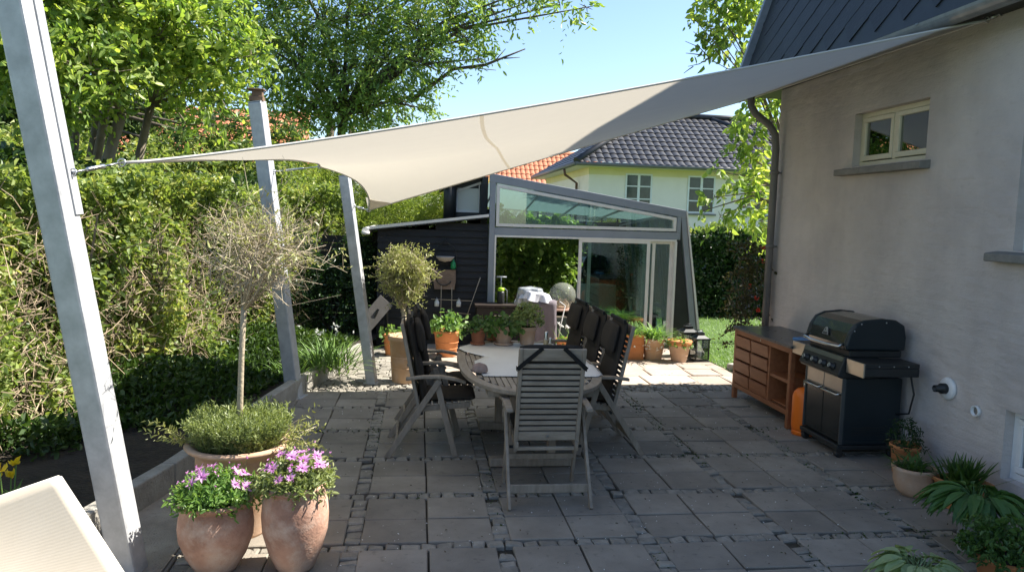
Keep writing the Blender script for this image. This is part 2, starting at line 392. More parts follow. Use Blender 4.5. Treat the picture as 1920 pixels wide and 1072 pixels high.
MT['ghglass'] = glassmat('greenhouse_glass', (0.74, 0.86, 0.83), 0.09)
MT['yellowwall'] = mk('pale_yellow_render', (0.84, 0.75, 0.66), (0.90, 0.81, 0.72), 2, 0.9)
MT['yellowband'] = mk('yellow_frieze', (0.74, 0.64, 0.36), (0.80, 0.70, 0.42), 2, 0.9)
MT['darktile'] = mk('black_glazed_tile', (0.018, 0.018, 0.02), (0.035, 0.035, 0.038), 5, 0.4, island=0.0)
MT['orangetile'] = mk('red_clay_tile', (0.36, 0.12, 0.055), (0.52, 0.20, 0.10), 5, 0.8)
MT['brownpipe'] = mk('brown_pipe', (0.12, 0.06, 0.04), None, 5, 0.5)
MT['bark'] = mk('grey_bark', (0.13, 0.105, 0.075), (0.26, 0.22, 0.165), 9, 0.9, bump=0.6, bscale=30, stretch=(1, 1, 0.4))
MT['barkdark'] = mk('dark_bark', (0.06, 0.05, 0.035), (0.13, 0.105, 0.075), 9, 0.9, bump=0.6, bscale=30)
MT['twig'] = mk('dry_twig', (0.20, 0.15, 0.10), (0.38, 0.30, 0.20), 7, 0.85, island=0.4)
MT['olivebark'] = mk('olive_bark', (0.32, 0.27, 0.19), (0.46, 0.39, 0.28), 9, 0.85, bump=0.3, bscale=50)
MT['rock'] = mk('rough_rock', (0.17, 0.15, 0.13), (0.38, 0.34, 0.30), 8, 0.9, bump=0.6, bscale=30)
MT['pinkrock'] = mk('pink_granite', (0.24, 0.17, 0.15), (0.36, 0.27, 0.24), 20, 0.85, bump=0.4, bscale=60)
TC = dict(
    orange=mk('terracotta_orange', (0.50, 0.19, 0.065), (0.60, 0.25, 0.10), 4, 0.85, bump=0.08, bscale=80),
    pale=mk('terracotta_pale', (0.46, 0.29, 0.185), (0.58, 0.39, 0.26), 3, 0.88, bump=0.1, bscale=80, spots=0.15, bloom=.4),
    buff=mk('terracotta_buff', (0.50, 0.31, 0.17), (0.60, 0.39, 0.23), 4, 0.88, bump=0.1, bscale=80, bloom=.4),
    red=mk('terracotta_red', (0.32, 0.11, 0.055), (0.42, 0.16, 0.08), 5, 0.8, bump=0.08, bscale=80),
    aged=mk('terracotta_aged', (0.28, 0.155, 0.11), (0.52, 0.34, 0.25), 2.6, 0.8, bump=0.2, bscale=60, c3=(0.42, 0.24, 0.17), contrast=(0.36, 0.62), bloom=.55, spots=.2),
    grey=mk('grey_glazed_pot', (0.28, 0.28, 0.29), (0.38, 0.38, 0.38), 5, 0.6, bump=0.05))
LF = dict(
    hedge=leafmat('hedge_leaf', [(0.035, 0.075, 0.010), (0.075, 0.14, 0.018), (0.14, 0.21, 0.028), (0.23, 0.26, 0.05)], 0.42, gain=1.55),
    maple=leafmat('big_tree_leaf', [(0.035, 0.085, 0.010), (0.08, 0.16, 0.016), (0.16, 0.25, 0.028), (0.26, 0.33, 0.05)], 0.5, gain=1.6),
    ash=leafmat('tall_tree_leaf', [(0.025, 0.06, 0.012), (0.05, 0.11, 0.018), (0.09, 0.16, 0.025), (0.15, 0.22, 0.04)], 0.38),
    ashlit=leafmat('tall_tree_leaf_bright', [(0.035, 0.085, 0.012), (0.07, 0.15, 0.02), (0.13, 0.22, 0.03), (0.21, 0.29, 0.05)], 0.45, gain=1.6),
    lime=leafmat('lime_shrub_leaf', [(0.10, 0.18, 0.02), (0.19, 0.29, 0.03), (0.30, 0.40, 0.05)], 0.4),
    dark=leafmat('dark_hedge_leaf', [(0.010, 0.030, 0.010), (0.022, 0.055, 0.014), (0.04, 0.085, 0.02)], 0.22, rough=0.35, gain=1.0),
    vine=leafmat('vine_leaf', [(0.05, 0.12, 0.015), (0.11, 0.21, 0.025), (0.20, 0.31, 0.05)], 0.42),
    olive=leafmat('olive_leaf', [(0.21, 0.23, 0.075), (0.31, 0.33, 0.12), (0.42, 0.42, 0.19)], 0.25, tint=(1, 1, 0.6), gain=1.0),
    herb=leafmat('herb_leaf', [(0.08, 0.13, 0.025), (0.14, 0.21, 0.04), (0.22, 0.29, 0.07)], 0.3),
    fresh=leafmat('fresh_leaf', [(0.04, 0.12, 0.015), (0.09, 0.20, 0.025), (0.16, 0.28, 0.045)], 0.38),
    pot=leafmat('pot_leaf', [(0.035, 0.085, 0.018), (0.07, 0.14, 0.03), (0.11, 0.19, 0.045)], 0.3, gain=1.0),
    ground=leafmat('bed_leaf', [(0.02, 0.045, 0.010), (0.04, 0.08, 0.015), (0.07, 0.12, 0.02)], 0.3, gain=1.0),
    hosta=leafmat('hosta_leaf', [(0.05, 0.12, 0.035), (0.08, 0.17, 0.04), (0.13, 0.23, 0.05)], 0.3, gain=1.0),
    limehosta=leafmat('variegated_leaf', [(0.12, 0.20, 0.05), (0.19, 0.29, 0.07), (0.30, 0.38, 0.12)], 0.3),
    rose=leafmat('rose_leaf', [(0.03, 0.03, 0.012), (0.06, 0.05, 0.018), (0.07, 0.09, 0.02)], 0.25, gain=1.0),
    grass=leafmat('grass_blade', [(0.05, 0.12, 0.015), (0.09, 0.19, 0.025), (0.14, 0.26, 0.035)], 0.35))
MT['pink'] = leafmat('pink_petal', [(0.55, 0.20, 0.50), (0.68, 0.36, 0.64), (0.78, 0.55, 0.76)], 0.35, tint=(1, .6, 1), gain=1.0)
MT['purple'] = mk('purple_centre', (0.12, 0.03, 0.12), None, 5, 0.8)
MT['yellowpetal'] = leafmat('yellow_petal', [(0.80, 0.55, 0.03), (0.85, 0.65, 0.05)], 0.3, tint=(1, 1, .3), gain=1.0)
MT['whitepetal'] = leafmat('white_petal', [(0.75, 0.76, 0.70), (0.85, 0.85, 0.82)], 0.3, tint=(1, 1, 1), gain=1.0)
MT['redpetal'] = leafmat('red_petal', [(0.55, 0.06, 0.03), (0.65, 0.12, 0.06)], 0.3, tint=(1, .5, .5), gain=1.0)

rnd = random.Random(7); rg = np.random.default_rng(11)
# ================================================================== GROUND AND PAVING
def slabs(rects, zt, b, rg, jit=0.003, zj=0.004, depth=0.05):
    rects = np.array(rects); n = len(rects)
    x0, x1, y0, y1 = rects.T
    z = zt + rg.normal(size=n)*zj*0.5
    tx = rg.normal(size=n)*zj*0.4; ty = rg.normal(size=n)*zj*0.4
    rows = []
    cor = [(x0, y0, -1, -1), (x1, y0, 1, -1), (x1, y1, 1, 1), (x0, y1, -1, 1)]
    J = rg.normal(size=(4, 2, n))*jit
    for lvl in range(3):
        for ci, (cx, cy, sx, sy) in enumerate(cor):
            ins = b if lvl == 2 else 0
            zz = z - (depth if lvl == 0 else (b*0.8 if lvl == 1 else 0)) + (sx*tx+sy*ty if lvl else 0)
            rows.append(np.stack([cx - sx*ins + J[ci, 0], cy - sy*ins + J[ci, 1], zz], 1))
    V = np.stack(rows, 1)
    F = [[8, 9, 10, 11]]
    for l in range(2):
        for k in range(4): F.append([l*4+k, l*4+(k+1) % 4, (l+1)*4+(k+1) % 4, (l+1)*4+k])
    F = (np.arange(n)[:, None, None]*12 + np.array(F)[None]).reshape(-1, 4)
    return V.reshape(-1, 3), F

def curb_x(y):
    pts = [(-1, -2.9), (3.6, -2.05), (4.6, -1.87), (5.39, -1.68), (8.13, -1.26), (10.36, -0.74), (12.5, -0.3)]
    for (a, xa), (b, xb) in zip(pts, pts[1:]):
        if y <= b: return xa + (xb-xa)*(y-a)/(b-a)
    return pts[-1][1]

m = MB(); m.quad((-300, -60, -0.14), (300, -60, -0.14), (300, 600, -0.14), (-300, 600, -0.14))
tag(m.obj('ground', MT['grass']), kind='structure')
m = MB(); m.quad((4.2, 9.3, -0.02), (30, 9.3, -0.02), (30, 40, -0.02), (4.2, 40, -0.02))
m.quad((-0.6, 10.4, -0.021), (4.2, 10.4, -0.021), (4.2, 40, -0.021), (-0.6, 40, -0.021))
tag(m.obj('lawn', MT['grass']), kind='structure')
m = MB(); m.quad((-3.2, -3, -0.012), (4.3, -3, -0.012), (4.3, 12, -0.012), (-3.2, 12, -0.012))
tag(m.obj('patio_bedding', MT['joint']), kind='structure')

SX = [-3.13, -2.21, -1.29, -0.37, 0.55, 1.465, 2.375, 3.29, 4.2]
SY = [-0.54, 0.28, 1.1, 1.92, 2.74, 3.56, 4.38, 5.2, 6.02, 6.84, 7.66, 8.42]
SL = []; CB = []
for i in range(len(SX)-1):
    for j in range(len(SY)-1):
        xa, xb = SX[i]+0.052, SX[i+1]-0.052; ya, yb = SY[j]+0.048, SY[j+1]-0.048
        xm = (xa+xb)/2 + rnd.uniform(-.004, .004); ym = (ya+yb)/2 + rnd.uniform(-.004, .004); g = 0.0055
        for r in ((xa, xm-g, ya, ym-g), (xm+g, xb, ya, ym-g), (xa, xm-g, ym+g, yb), (xm+g, xb, ym+g, yb)):
            if r[0] < curb_x((r[2]+r[3])/2) - 0.45: continue
            SL.append((r[0], r[1], r[2]+.002, r[3]-.002))
for j, sy in enumerate(SY):
    x = -3.2
    while x < 4.2:
        w = rnd.uniform(.075, .125)
        if x > curb_x(sy)-.3: CB.append((x, x+w-.011, sy-.042+rnd.uniform(-.006, .004), sy+.042+rnd.uniform(-.004, .006)))
        x += w
for i, sx in enumerate(SX):
    y = -0.5
    while y < 8.4:
        h = rnd.uniform(.075, .12)
        if not any(abs(y+h/2-sy) < .085 for sy in SY) and sx > curb_x(y)-.3:
            CB.append((sx-.048+rnd.uniform(-.006, .004), sx+.048+rnd.uniform(-.004, .006), y, y+h-.011))
        y += h
for k in range(3):                                   # a band of small setts where the sun begins
    x = -1.3
    while x < 4.2:
        w = rnd.uniform(.06, .1); CB.append((x, x+w-.012, 8.49+k*.085, 8.49+k*.085+.075)); x += w
FL = []
y = 8.76
while y < 11.3:                                      # sunny end: setts on the left, big flags on the right
    h = rnd.choice([.34, .42, .5]); x = 0.15 + rnd.uniform(-.15, .2)
    while x < 4.15:
        w = rnd.choice([.42, .55, .66, .5]); lim = 4.75-(y-8.76)*0.34
        if x+w < 4.9 and (y < 10.4 or x < 3.9): FL.append((x, min(x+w, 4.22)-.014, y, y+h-.014))
        x += w
    y += h
y = 8.76
while y < 11.2:
    x = -1.35+rnd.uniform(0, .1)
    while x < 0.1:
        w = rnd.uniform(.12, .19)
        if x > curb_x(y)-.1: CB.append((x, x+w-.01, y, y+.085))
        x += w
    y += .097
V, F = slabs(SL, 0.012, 0.006, rg, jit=.0015, zj=.004); tag(npmesh('paving_slabs', V, F, MT['slab']), kind='structure')
V, F = slabs(CB, 0.010, 0.010, rg, jit=.005, zj=.008); tag(npmesh('granite_setts', V, F, MT['cobble']), kind='structure')
V, F = slabs(FL, 0.014, 0.008, rg, jit=.006, zj=.006); tag(npmesh('flagstones', V, F, MT['flag']), kind='structure')

m = MB(); n_ = 30
vs = []; fs = []
for i in range(n_+1):
    y = 2.4+(8.3-2.4)*i/n_; vs += [(curb_x(y)-.02, y, .022), (-1.36, y, .022)]
for i in range(n_): fs.append((2*i, 2*i+1, 2*i+3, 2*i+2))
m.add(vs, fs); tag(m.obj('sand_strip', mk('pale_sand', (.24, .20, .155), (.42, .36, .28), 3.5, 1.0, bump=.5, bscale=90, spots=.4, c3=(.34, .29, .225))), kind='structure')
# raised bed
ys = [-1, 1, 3, 3.6, 4.6, 5.39, 6.5, 8.13, 9.2, 10.36, 12.2]
gx = np.linspace(0, 1, 24)
V = []; F = []
NB = 60
for i in range(NB+1):
    y = 3.2 + (12.5-3.2)*i/NB; x1 = curb_x(y)-0.05; x0 = -13
    for j, t in enumerate(gx):
        x = x1 + (x0-x1)*t**1.8; V.append((x, y, 0.135+0.025*math.sin(x*3.1+y*2)+0.03*rnd.random() - (0.03 if j == 0 else 0)))
for i in range(NB):
    for j in range(len(gx)-1):
        a = i*len(gx)+j; F.append((a, a+1, a+len(gx)+1, a+len(gx)))
tag(npmesh('soil_bed', V, F, MT['soil'], smooth=True), kind='structure')
cb = thing('concrete_edging', 'low weathered concrete edging of the planting bed along the patio', 'kerb', (curb_x(6), 6, 0))
y = 4.42
while y < 10.4:
    y2 = min(y+0.98, 10.45); m = MB()
    h = 0.20+rnd.uniform(-.006, .006)
    m.beam((curb_x(y)-.05, y+.006, h/2-.03), (curb_x(y2)-.05, y2-.006, h/2-.03), 0.10, h+.06)
    m.obj('edging_block', MT['concrete'], cb, bevel=0.012, world=True); y = y2

# ================================================================== OWN HOUSE
HX = 4.25; HY = 8.6
house = thing('rendered_house', 'grey lilac rendered house wall with dark slate roof on the right', 'house', (HX, 4, 0))
wins = [('upper', 5.93, 7.02, 2.60, 3.115), ('base', 3.75, 4.83, 0.215, 0.72), ('side', 3.6, 4.90, 1.87, 2.98)]
def wallface(x, y0, y1, z0, z1, holes, depth):
    m = MB(); yc = sorted({y0, y1, *[h[0] for h in holes], *[h[1] for h in holes]}); zc = sorted({z0, z1, *[h[2] for h in holes], *[h[3] for h in holes]})
    for a, b in zip(yc, yc[1:]):
        for c, d in zip(zc, zc[1:]):
            if any(a >= h[0]-1e-6 and b <= h[1]+1e-6 and c >= h[2]-1e-6 and d <= h[3]+1e-6 for h in holes): continue
            m.quad((x, a, c), (x, b, c), (x, b, d), (x, a, d))
    for (a, b, c, d) in holes:
        X = x+depth
        m.quad((x, a, c), (X, a, c), (X, a, d), (x, a, d)); m.quad((x, b, c), (x, b, d), (X, b, d), (X, b, c))
        m.quad((x, a, c), (x, b, c), (X, b, c), (X, a, c)); m.quad((x, a, d), (X, a, d), (X, b, d), (x, b, d))
    return m
m = wallface(HX, -7, HY, -0.1, 3.62, [w[1:] for w in wins], 0.14)
m.quad((HX, HY, -.1), (12, HY, -.1), (12, HY, 3.62), (HX, HY, 3.62)); m.quad((HX, -7, -.1), (12, -7, -.1), (12, -7, 3.62), (HX, -7, 3.62))
m.quad((12, -7, -.1), (12, HY, -.1), (12, HY, 3.62), (12, -7, 3.62))
m.obj('wall', MT['plaster'], house, world=True)
m = MB(); m.box(HX+0.9, HX+0.95, -6.9, HY-.1, 0, 3.5); m.box(HX+.16, HX+.9, 3, 7.6, 1.25, 1.3); m.obj('dark_backing', MT['room'], house, world=True)  # dark backing planes whose colour stands in for the unlit room
def own_window(nm, y0, y1, z0, z1, mat, fr=0.045, sash=2, mull=True, sill=True, skew=0.0):
    x = HX+0.075; m = MB(); w = 0.06
    m.box(x, x+w, y0, y1, z0, z0+fr); m.box(x, x+w, y0, y1, z1-fr, z1)
    m.box(x, x+w, y0, y0+fr, z0+fr, z1-fr); m.box(x, x+w, y1-fr, y1, z0+fr, z1-fr)
    f = m.obj('window', mat, house, bevel=.004, world=True)
    yl = y0+fr; yr = y1-fr; n = sash; pw = (yr-yl)/n
    if n == 2:
        m = MB(); ym = (yl+yr)/2; m.box(x-.004, x+w, ym-.022, ym+.022, z0+fr, z1-fr); c = m.obj('mullion', mat, f, bevel=.003); c.parent = f
        for v in c.data.vertices: v.co.x -= house.location.x; v.co.y -= house.location.y
    for k in range(n):
        a = yl+k*pw+(.024 if (n == 2 and k == 1) else .004); b = yl+(k+1)*pw-(.024 if (n == 2 and k == 0) else .004)
        m = MB(); s = 0.042; xx = x-.012; c0, c1 = z0+fr+.008, z1-fr-.004
        m.box(xx, xx+.05, a, b, c0, c0+s+.008); m.box(xx, xx+.05, a, b, c1-s, c1); m.box(xx, xx+.05, a, a+s, c0+s+.008, c1-s); m.box(xx, xx+.05, b-s, b, c0+s+.008, c1-s)
        q = m.obj('sash', mat, f, bevel=.006)
        for v in q.data.vertices: v.co.x -= house.location.x; v.co.y -= house.location.y
        g = MB(); g.box(xx+.022, xx+.028, a+s-.005, b-s+.005, c0+s, c1-s+.005); q2 = g.obj('pane', MT['window'], f)
        for v in q2.data.vertices: v.co.x -= house.location.x; v.co.y -= house.location.y
    if sill:
        g = MB(); g.prism([(HX-.10, z0-.085), (HX-.10, z0-.025), (HX+.075, z0+.003), (HX+.075, z0-.085)], y0-.07, y1+.16, 'y')
        q = g.obj('sill', MT['sill'], f, bevel=.008)
        for v in q.data.vertices: v.co.x -= house.location.x; v.co.y -= house.location.y
own_window(*wins[0], MT['cream']); own_window(*wins[1], MT['whitepaint'], fr=.05, sash=1, sill=False); own_window(*wins[2], MT['whitepaint'], fr=.05)
# roof: mansard
EX, EZ, BX, BZ, VY = 3.96, 3.60, 4.98, 6.80, 9.2
m = MB(); m.prism([(EX, EZ), (BX, BZ), (8.1, 7.7), (11.3, BZ), (12.3, EZ)], -7.5, VY, 'y'); roof = m.obj('roof', MT['blackmat'], house, world=True)
# diamond slates laid on the steep slope
sv = Vector((BX-EX, 0, BZ-EZ)); SLn = sv.length; sv.normalize(); nv = Vector((-sv.z, 0, sv.x))
m = MB(); dw, dh = 0.40, 0.40; r = 0; v = -0.05
while v < SLn - dh*0.4:
    y = -1 + (dw/2 if r % 2 else 0)
    while y < VY-dw/2+0.02:
        def P(yy, vv, up):
            vv = min(max(vv, 0.0), SLn); q = Vector((EX, 0, EZ)) + sv*vv + nv*up; return (q.x, min(yy, VY), q.z)
        lf = .006+rnd.uniform(0, .003)
        a = [P(y, v, lf+.004), P(y+dw/2, v+dh/2, lf), P(y, v+dh, .003), P(y-dw/2, v+dh/2, lf)]
        b = [P(y, v, .002), P(y+dw/2, v+dh/2, .002), P(y-dw/2, v+dh/2, .002)]
        if v >= 0: m.add(a+b, [(0, 1, 2, 3), (4, 5, 1, 0), (4, 0, 3, 6)])
        y += dw
    v += dh/2; r += 1
sl_ = m.obj('slates', MT['slate'], roof); 
for vv in sl_.data.vertices: vv.co.x -= house.location.x; vv.co.y -= house.location.y
m = MB(); q0 = Vector((EX, VY+.02, EZ))-sv*.05+nv*.01; q1 = Vector((BX, VY+.02, BZ))+nv*.01
m.beam(q0, q1, 0.06, 0.16, up=nv); ob = m.obj('verge_trim', MT['zinc'], house, bevel=.006, world=True)
m = MB(); prof = [(EX-.005-.075+.075*math.cos(a), EZ-.01+.075*math.sin(a)) for a in [math.pi+math.pi*k/10 for k in range(11)]]
inner = [(EX-.005-.075+.068*math.cos(a), EZ-.01+.068*math.sin(a)) for a in [2*math.pi-math.pi*k/10 for k in range(11)]]
m.prism(prof+inner, -7, VY-.05, 'y'); gut = m.obj('gutter', MT['zinc'], house, world=True)
m = MB()
for k in range(8): m.box(EX-.16, EX, 1.0+k*1.13, 1.03+k*1.13, EZ-.02, EZ-.008)
m.obj('gutter_bracket', MT['zinc'], gut).data.transform(Matrix.Translation((-HX, -4, 0)))
m = MB(); m.tube([(3.88, 8.62, 3.53), (3.88, 8.6, 3.40), (3.93, 8.58, 3.31), (4.08, 8.52, 3.18), (4.15, 8.5, 3.07), (4.165, 8.49, 2.9), (4.165, 8.49, 0.02)], .043, 14)
dp = m.obj('downpipe', MT['downpipe'], house, world=True)
for z in (2.62, 1.75, 0.7):
    m = MB(); m.lathe([(.05, -.02), (.052, -.02), (.052, .02), (.05, .02)], 16, (4.165-HX, 8.49-4, z)); m.box(4.2-HX, 4.25-HX, 8.48-4, 8.5-4, z-.01, z+.01); m.obj('pipe_clip', MT['downpipe'], dp)
# round white vent plate with black spout, and a small pipe end
vx = thing('wall_vent', 'round white plate with a black outlet on the house wall beside the grill', 'vent', (HX, 5.42, 0.74))
m = MB(); m.M = Matrix.Rotation(-math.pi/2, 4, 'Y'); m.lathe([(0.085, 0), (0.092, .012), (0.085, .03), (0.055, .036), (0.0001, .036)], 36); m.obj('plate', MT['whitepaint'], vx)
m = MB(); m.M = Matrix.Rotation(-math.pi/2, 4, 'Y'); m.lathe([(0.042, .03), (0.042, .075), (.028, .08), (.028, .13), (.024, .13), (.024, .085)], 28); m.obj('outlet', MT['blackmat'], vx)
vp = thing('pipe_end', 'small white pipe end sticking out low on the wall', 'pipe', (HX, 5.10, 0.64))
m = MB(); m.M = Matrix.Rotation(-math.pi/2, 4, 'Y'); m.lathe([(0.042, 0), (0.042, .03), (.034, .03), (.034, .004)], 28); m.obj('pipe_rim', MT['whitepaint'], vp)
m = MB(); m.M = Matrix.Rotation(-math.pi/2, 4, 'Y'); m.lathe([(.0335, .0045), (.0335, .006), (.0001, .006)], 24); m.obj('pipe_hole', MT['sill'], vp)

# ================================================================== POSTS AND SAIL
def post(nm, base, top, size, rot, label):
    t = thing('steel_post', label, 'post', base, 0, 'galvanised posts of the shade sail')
    b = Vector((0, 0, 0)); p = Vector(top)-Vector(base); up = Vector((math.sin(rot), -math.cos(rot), 0))
    m = MB(); m.beam(b, p, size, size, up=up); m.obj('shaft', MT['galv'], t, bevel=size*.1)
    m = MB(); d = p.normalized(); m.beam(p+d*.001, p+d*.008, size*.98, size*.98, up=up); m.obj('cap', MT['galv'], t)
    m = MB(); m.beam(b+Vector((0, 0, .002)), b+Vector((0, 0, .014)), size*1.5, size*1.5, up=up); m.obj('foot_plate', MT['galv'], t, bevel=.004)
    return t
p1b = Vector((-1.53, 4.14, 0)); p1t = Vector((-2.01, 4.02, 3.25))
p2b = Vector((-1.30, 8.15, 0)); p2t = Vector((-1.68, 8.1, 3.10))
p3b = Vector((-.52, 8.84, 0)); p3t = Vector((-.86, 8.84, 2.42))
P1 = post('a', p1b, p1t, .14, R_(-10), 'nearest leaning galvanised steel post, beside the tall clay pots')
P2 = post('b', p2b, p2t, .145, R_(-14), 'middle leaning galvanised steel post with a brown block on its top')
P3 = post('c', p3b, p3t, .115, R_(-14), 'farthest and shortest leaning steel post, its top hidden behind the sail')
m = MB(); m.box(-.07, .07, -.06, .06, 0, .05); m.box(-.045, .06, -.045, .045, .05, .11); m.box(-.09, .08, -.07, .07, .11, .125)
o = m.obj('top_block', mk('rusty_block', (.12, .07, .04), (.2, .13, .08), 9, .8), P2, bevel=.006); o.location = p2t-p2b+Vector((0, 0, .01))
p1r = p1b.lerp(p1t, .665)
m = MB(); q = p1b.lerp(p1t, .60)-p1b+Vector((.082, .035, 0)); q2 = p1t-p1b+Vector((.082, .035, 0)); m.beam(q, q2, .06, .010, up=(1, -.17, 0)); m.obj('side_plate', MT['galv'], P1)

A = Vector((-1.62, 4.36, 2.235)); B = Vector((-1.02, 7.9, 2.46)); Cc = Vector((-.57, 8.62, 2.035)); D = Vector((4.17, 5.25, 3.57)); E_ = Vector((4.02, 9.0, 3.545))
def arc(a, b, cen, amt, n, skew=1.0):
    out = []; mid = (a+b)/2; c = (Vector(cen)-mid); c -= (b-a)*(c.dot(b-a)/(b-a).length_squared); c.normalize()
    for i in range(n+1):
        t = i/n; s_ = t**skew; out.append(a.lerp(b, t)+c*amt*4*s_*(1-s_))
    return out
cen = Vector((1.2, 6.6, 2.8)); NU, NVV = 60, 36
near = arc(A, D, cen, .42, NU, .75); far = arc(Cc, E_, cen, .05, NU)
left = arc(A, B, cen, .30, 22); left += arc(B, Cc, Vector((0.2, 7.9, 2.5)), .19, NVV-22)[1:]
right = arc(D, E_, cen, .02, NVV)
V = []
for j in range(NVV+1):
    v = j/NVV
    for i in range(NU+1):
        u = i/NU
        L0 = A.lerp(Cc, v); p = near[i]*(1-v)+far[i]*v+L0*(1-u)+right[j]*u-(A*(1-u)*(1-v)+D*u*(1-v)+Cc*(1-u)*v+E_*u*v) + (left[j]-L0)*(1-u)**3.2 + Vector((0, 0, .006*math.sin(26*v+5*u)*(1-u)**3))
        V.append(p)
F = [(j*(NU+1)+i, j*(NU+1)+i+1, (j+1)*(NU+1)+i+1, (j+1)*(NU+1)+i) for j in range(NVV) for i in range(NU)]
SAILV = V
sail = thing('shade_sail', 'large beige shade sail stretched from the leaning posts up to the house eave', 'shade sail', A)
npmesh('sail_cloth', [tuple(p) for p in V], F, MT['sail'], sail, smooth=True, world=True)
for nm_, edge in (('near', near), ('far', far), ('left', left), ('right', right)):
    m = MB(); m.tube(edge, .009, 6); m.obj('hem', MT['hem'], sail, world=True)
# seam: a doubled strip across the cloth
def sp(i, j): return V[j*(NU+1)+i]
seam = []
for j in range(NVV+1): seam.append(j)
for ci in (22,):
    vs = []; fs = []
    for j in range(NVV+1):
        for i in range(NU):
            p = sp(i, j); q = sp(i+1, j); xp = 0.36+(p.y-4.75)*.165-.05*math.sin((p.y-4.75)/3.9*math.pi)*2; xq = 0.36+(q.y-4.75)*.165-.05*math.sin((q.y-4.75)/3.9*math.pi)*2
            if p.x-xp <= 0 < q.x-xq: break
        tt = (xp-p.x)/((q.x-p.x)-(xq-xp)); c = p.lerp(q, tt); d = (q-p).normalized(); vs += [tuple(c+Vector((0, 0, -.004))), tuple(c+d*.03+Vector((0, 0, -.003)))]
    for j in range(NVV): fs.append((2*j, 2*j+1, 2*j+3, 2*j+2))
    npmesh('seam', vs, fs, MT['seam'], sail, smooth=True, world=True)
# corner patches
def patch(c, d1, d2, s):
    m = MB(); c = Vector(c); m.add([c+Vector((0, 0, -.006)), c+(Vector(d1)-c).normalized()*s+Vector((0, 0, -.006)), c+(Vector(d2)-c).normalized()*s+Vector((0, 0, -.006))], [(0, 1, 2)]); m.obj('corner_patch', MT['sail'], sail, world=True)
patch(B, left[14], left[28], .30); patch(Cc, left[30], far[8], .28)
def turnbuckle(a, b):
    a = Vector(a); b = Vector(b); d = b-a; m = MB()
    m.tube([a, a.lerp(b, .3)], .006, 6); m.tube([a.lerp(b, .26), a.lerp(b, .3), a.lerp(b, .62), a.lerp(b, .66)], [.006, .013, .013, .006], 8)
    m.tube([a.lerp(b, .62), b], .006, 6)
    for c in (a, b):
        ring = [c+Vector((.02*math.cos(t), 0, .02*math.sin(t))) for t in [2*math.pi*k/12 for k in range(13)]]; m.tube(ring, .005, 6, caps=False)
    m.obj('turnbuckle', MT['steel'], sail, world=True)
turnbuckle(p1r+Vector((.09, .03, 0)), A); turnbuckle(p2b.lerp(p2t, .775)+Vector((.08, 0, 0)), B); turnbuckle(p3b.lerp(p3t, .86)+Vector((.06, -.03, 0)), Cc); turnbuckle(E_, E_+Vector((.05, -.05, .06))); turnbuckle(D, D+Vector((.07, -.05, .04)))

# ================================================================== GREENHOUSE AND SHED
GY = 11.4
gh = thing('greenhouse', 'lean-to glasshouse with blue-grey frame, sloping roof and sliding glass doors', 'greenhouse', (2.7, GY, 0))
def gobj(m, n, mat, par=None, bevel=0):
    if par is None or par is gh: return m.obj(n, mat, gh, bevel=bevel, world=True)
    o = m.obj(n, mat, par, bevel=bevel); o.data.transform(Matrix.Translation(-gh.location)); return o
GD = 3.6
XL, XR, ZL, ZR, ZM = 1.06, 4.10, 2.64, 2.20, 1.80
def zr(x): return ZL + (ZR-ZL)*(x-XL)/(XR-XL)
m = MB()
y0, y1 = GY-.05, GY+.05
m.box(XL, XL+.085, y0, y1, 0, zr(XL)-.10)                                 # left post
m.prism([(XL-.01, zr(XL)-.11), (XL-.01, zr(XL)+.02), (XR+.06, zr(XR+.06)+.0), (XR+.06, zr(XR+.06)-.12)], y0-.005, y1, 'y')   # sloping top rail
m.box(XL+.085, XR-.02, y0, y1, ZM-.07, ZM+.045)                            # transom
m.prism([(XR-.02, zr(XR)-.12), (XR+.06, zr(XR)-.12), (XR+.36, 0), (XR+.26, 0)], y0, y1, 'y')   # leaning right leg
m.box(XR-.085, XR-.02, y0, y1, ZM+.045, zr(XR)-.10)
fr = gobj(m, 'front_frame', MT['bluegrey'], bevel=.006)
m = MB()
m.prism([(XR+.055, zr(XR)-.02), (XR+.075, zr(XR)-.02), (XR+.375, 0.28), (XR+.34, .28)], y0-.012, GY+GD, 'y'); m.box(XR+.29, XR+.42, y0-.02, y0+.06, .25, .29)
gobj(m, 'drip_edge', MT['palealu'])
m = MB()                                                                   # upper glazing frame
a = [(XL+.10, ZM+.06), (XR-.10, ZM+.06), (XR-.10, zr(XR-.1)-.14), (XL+.10, zr(XL+.1)-.13)]
fw = .045
def ring(m, poly, fw, ya, yb):
    n = len(poly); cx = sum(p[0] for p in poly)/n; 
    ins = []
    for i in range(n):
        p0 = Vector(poly[i-1]); p = Vector(poly[i]); p2 = Vector(poly[(i+1) % n])
        d1 = (p-p0).normalized(); d2 = (p2-p).normalized(); n1 = Vector((-d1.y, d1.x)); n2 = Vector((-d2.y, d2.x)); b = (n1+n2)
        b = b/(b.dot(n1)); ins.append(p+b*fw)
    for i in range(n):
        j = (i+1) % n; m.prism([tuple(poly[i]), tuple(poly[j]), tuple(ins[j]), tuple(ins[i])], ya, yb, 'y')
    return ins
ins = ring(m, a, fw, y0-.012, y1-.02); tw = gobj(m, 'transom_window', MT['palealu'])
m = MB(); m.prism([tuple(p) for p in ins], GY-.004, GY+.004, 'y'); gobj(m, 'pane', MT['ghglass'], tw)
m = MB(); m.box(XL+.085, XL+.11, y0-.01, y1-.02, 0, ZM-.07); m.box(XL+.11, XR-.08, y0-.01, y1-.02, ZM-.10, ZM-.07); m.box(XR-.105, XR-.07, y0-.01, y1-.01, 0, ZM-.10)
gobj(m, 'door_frame', MT['palealu'])
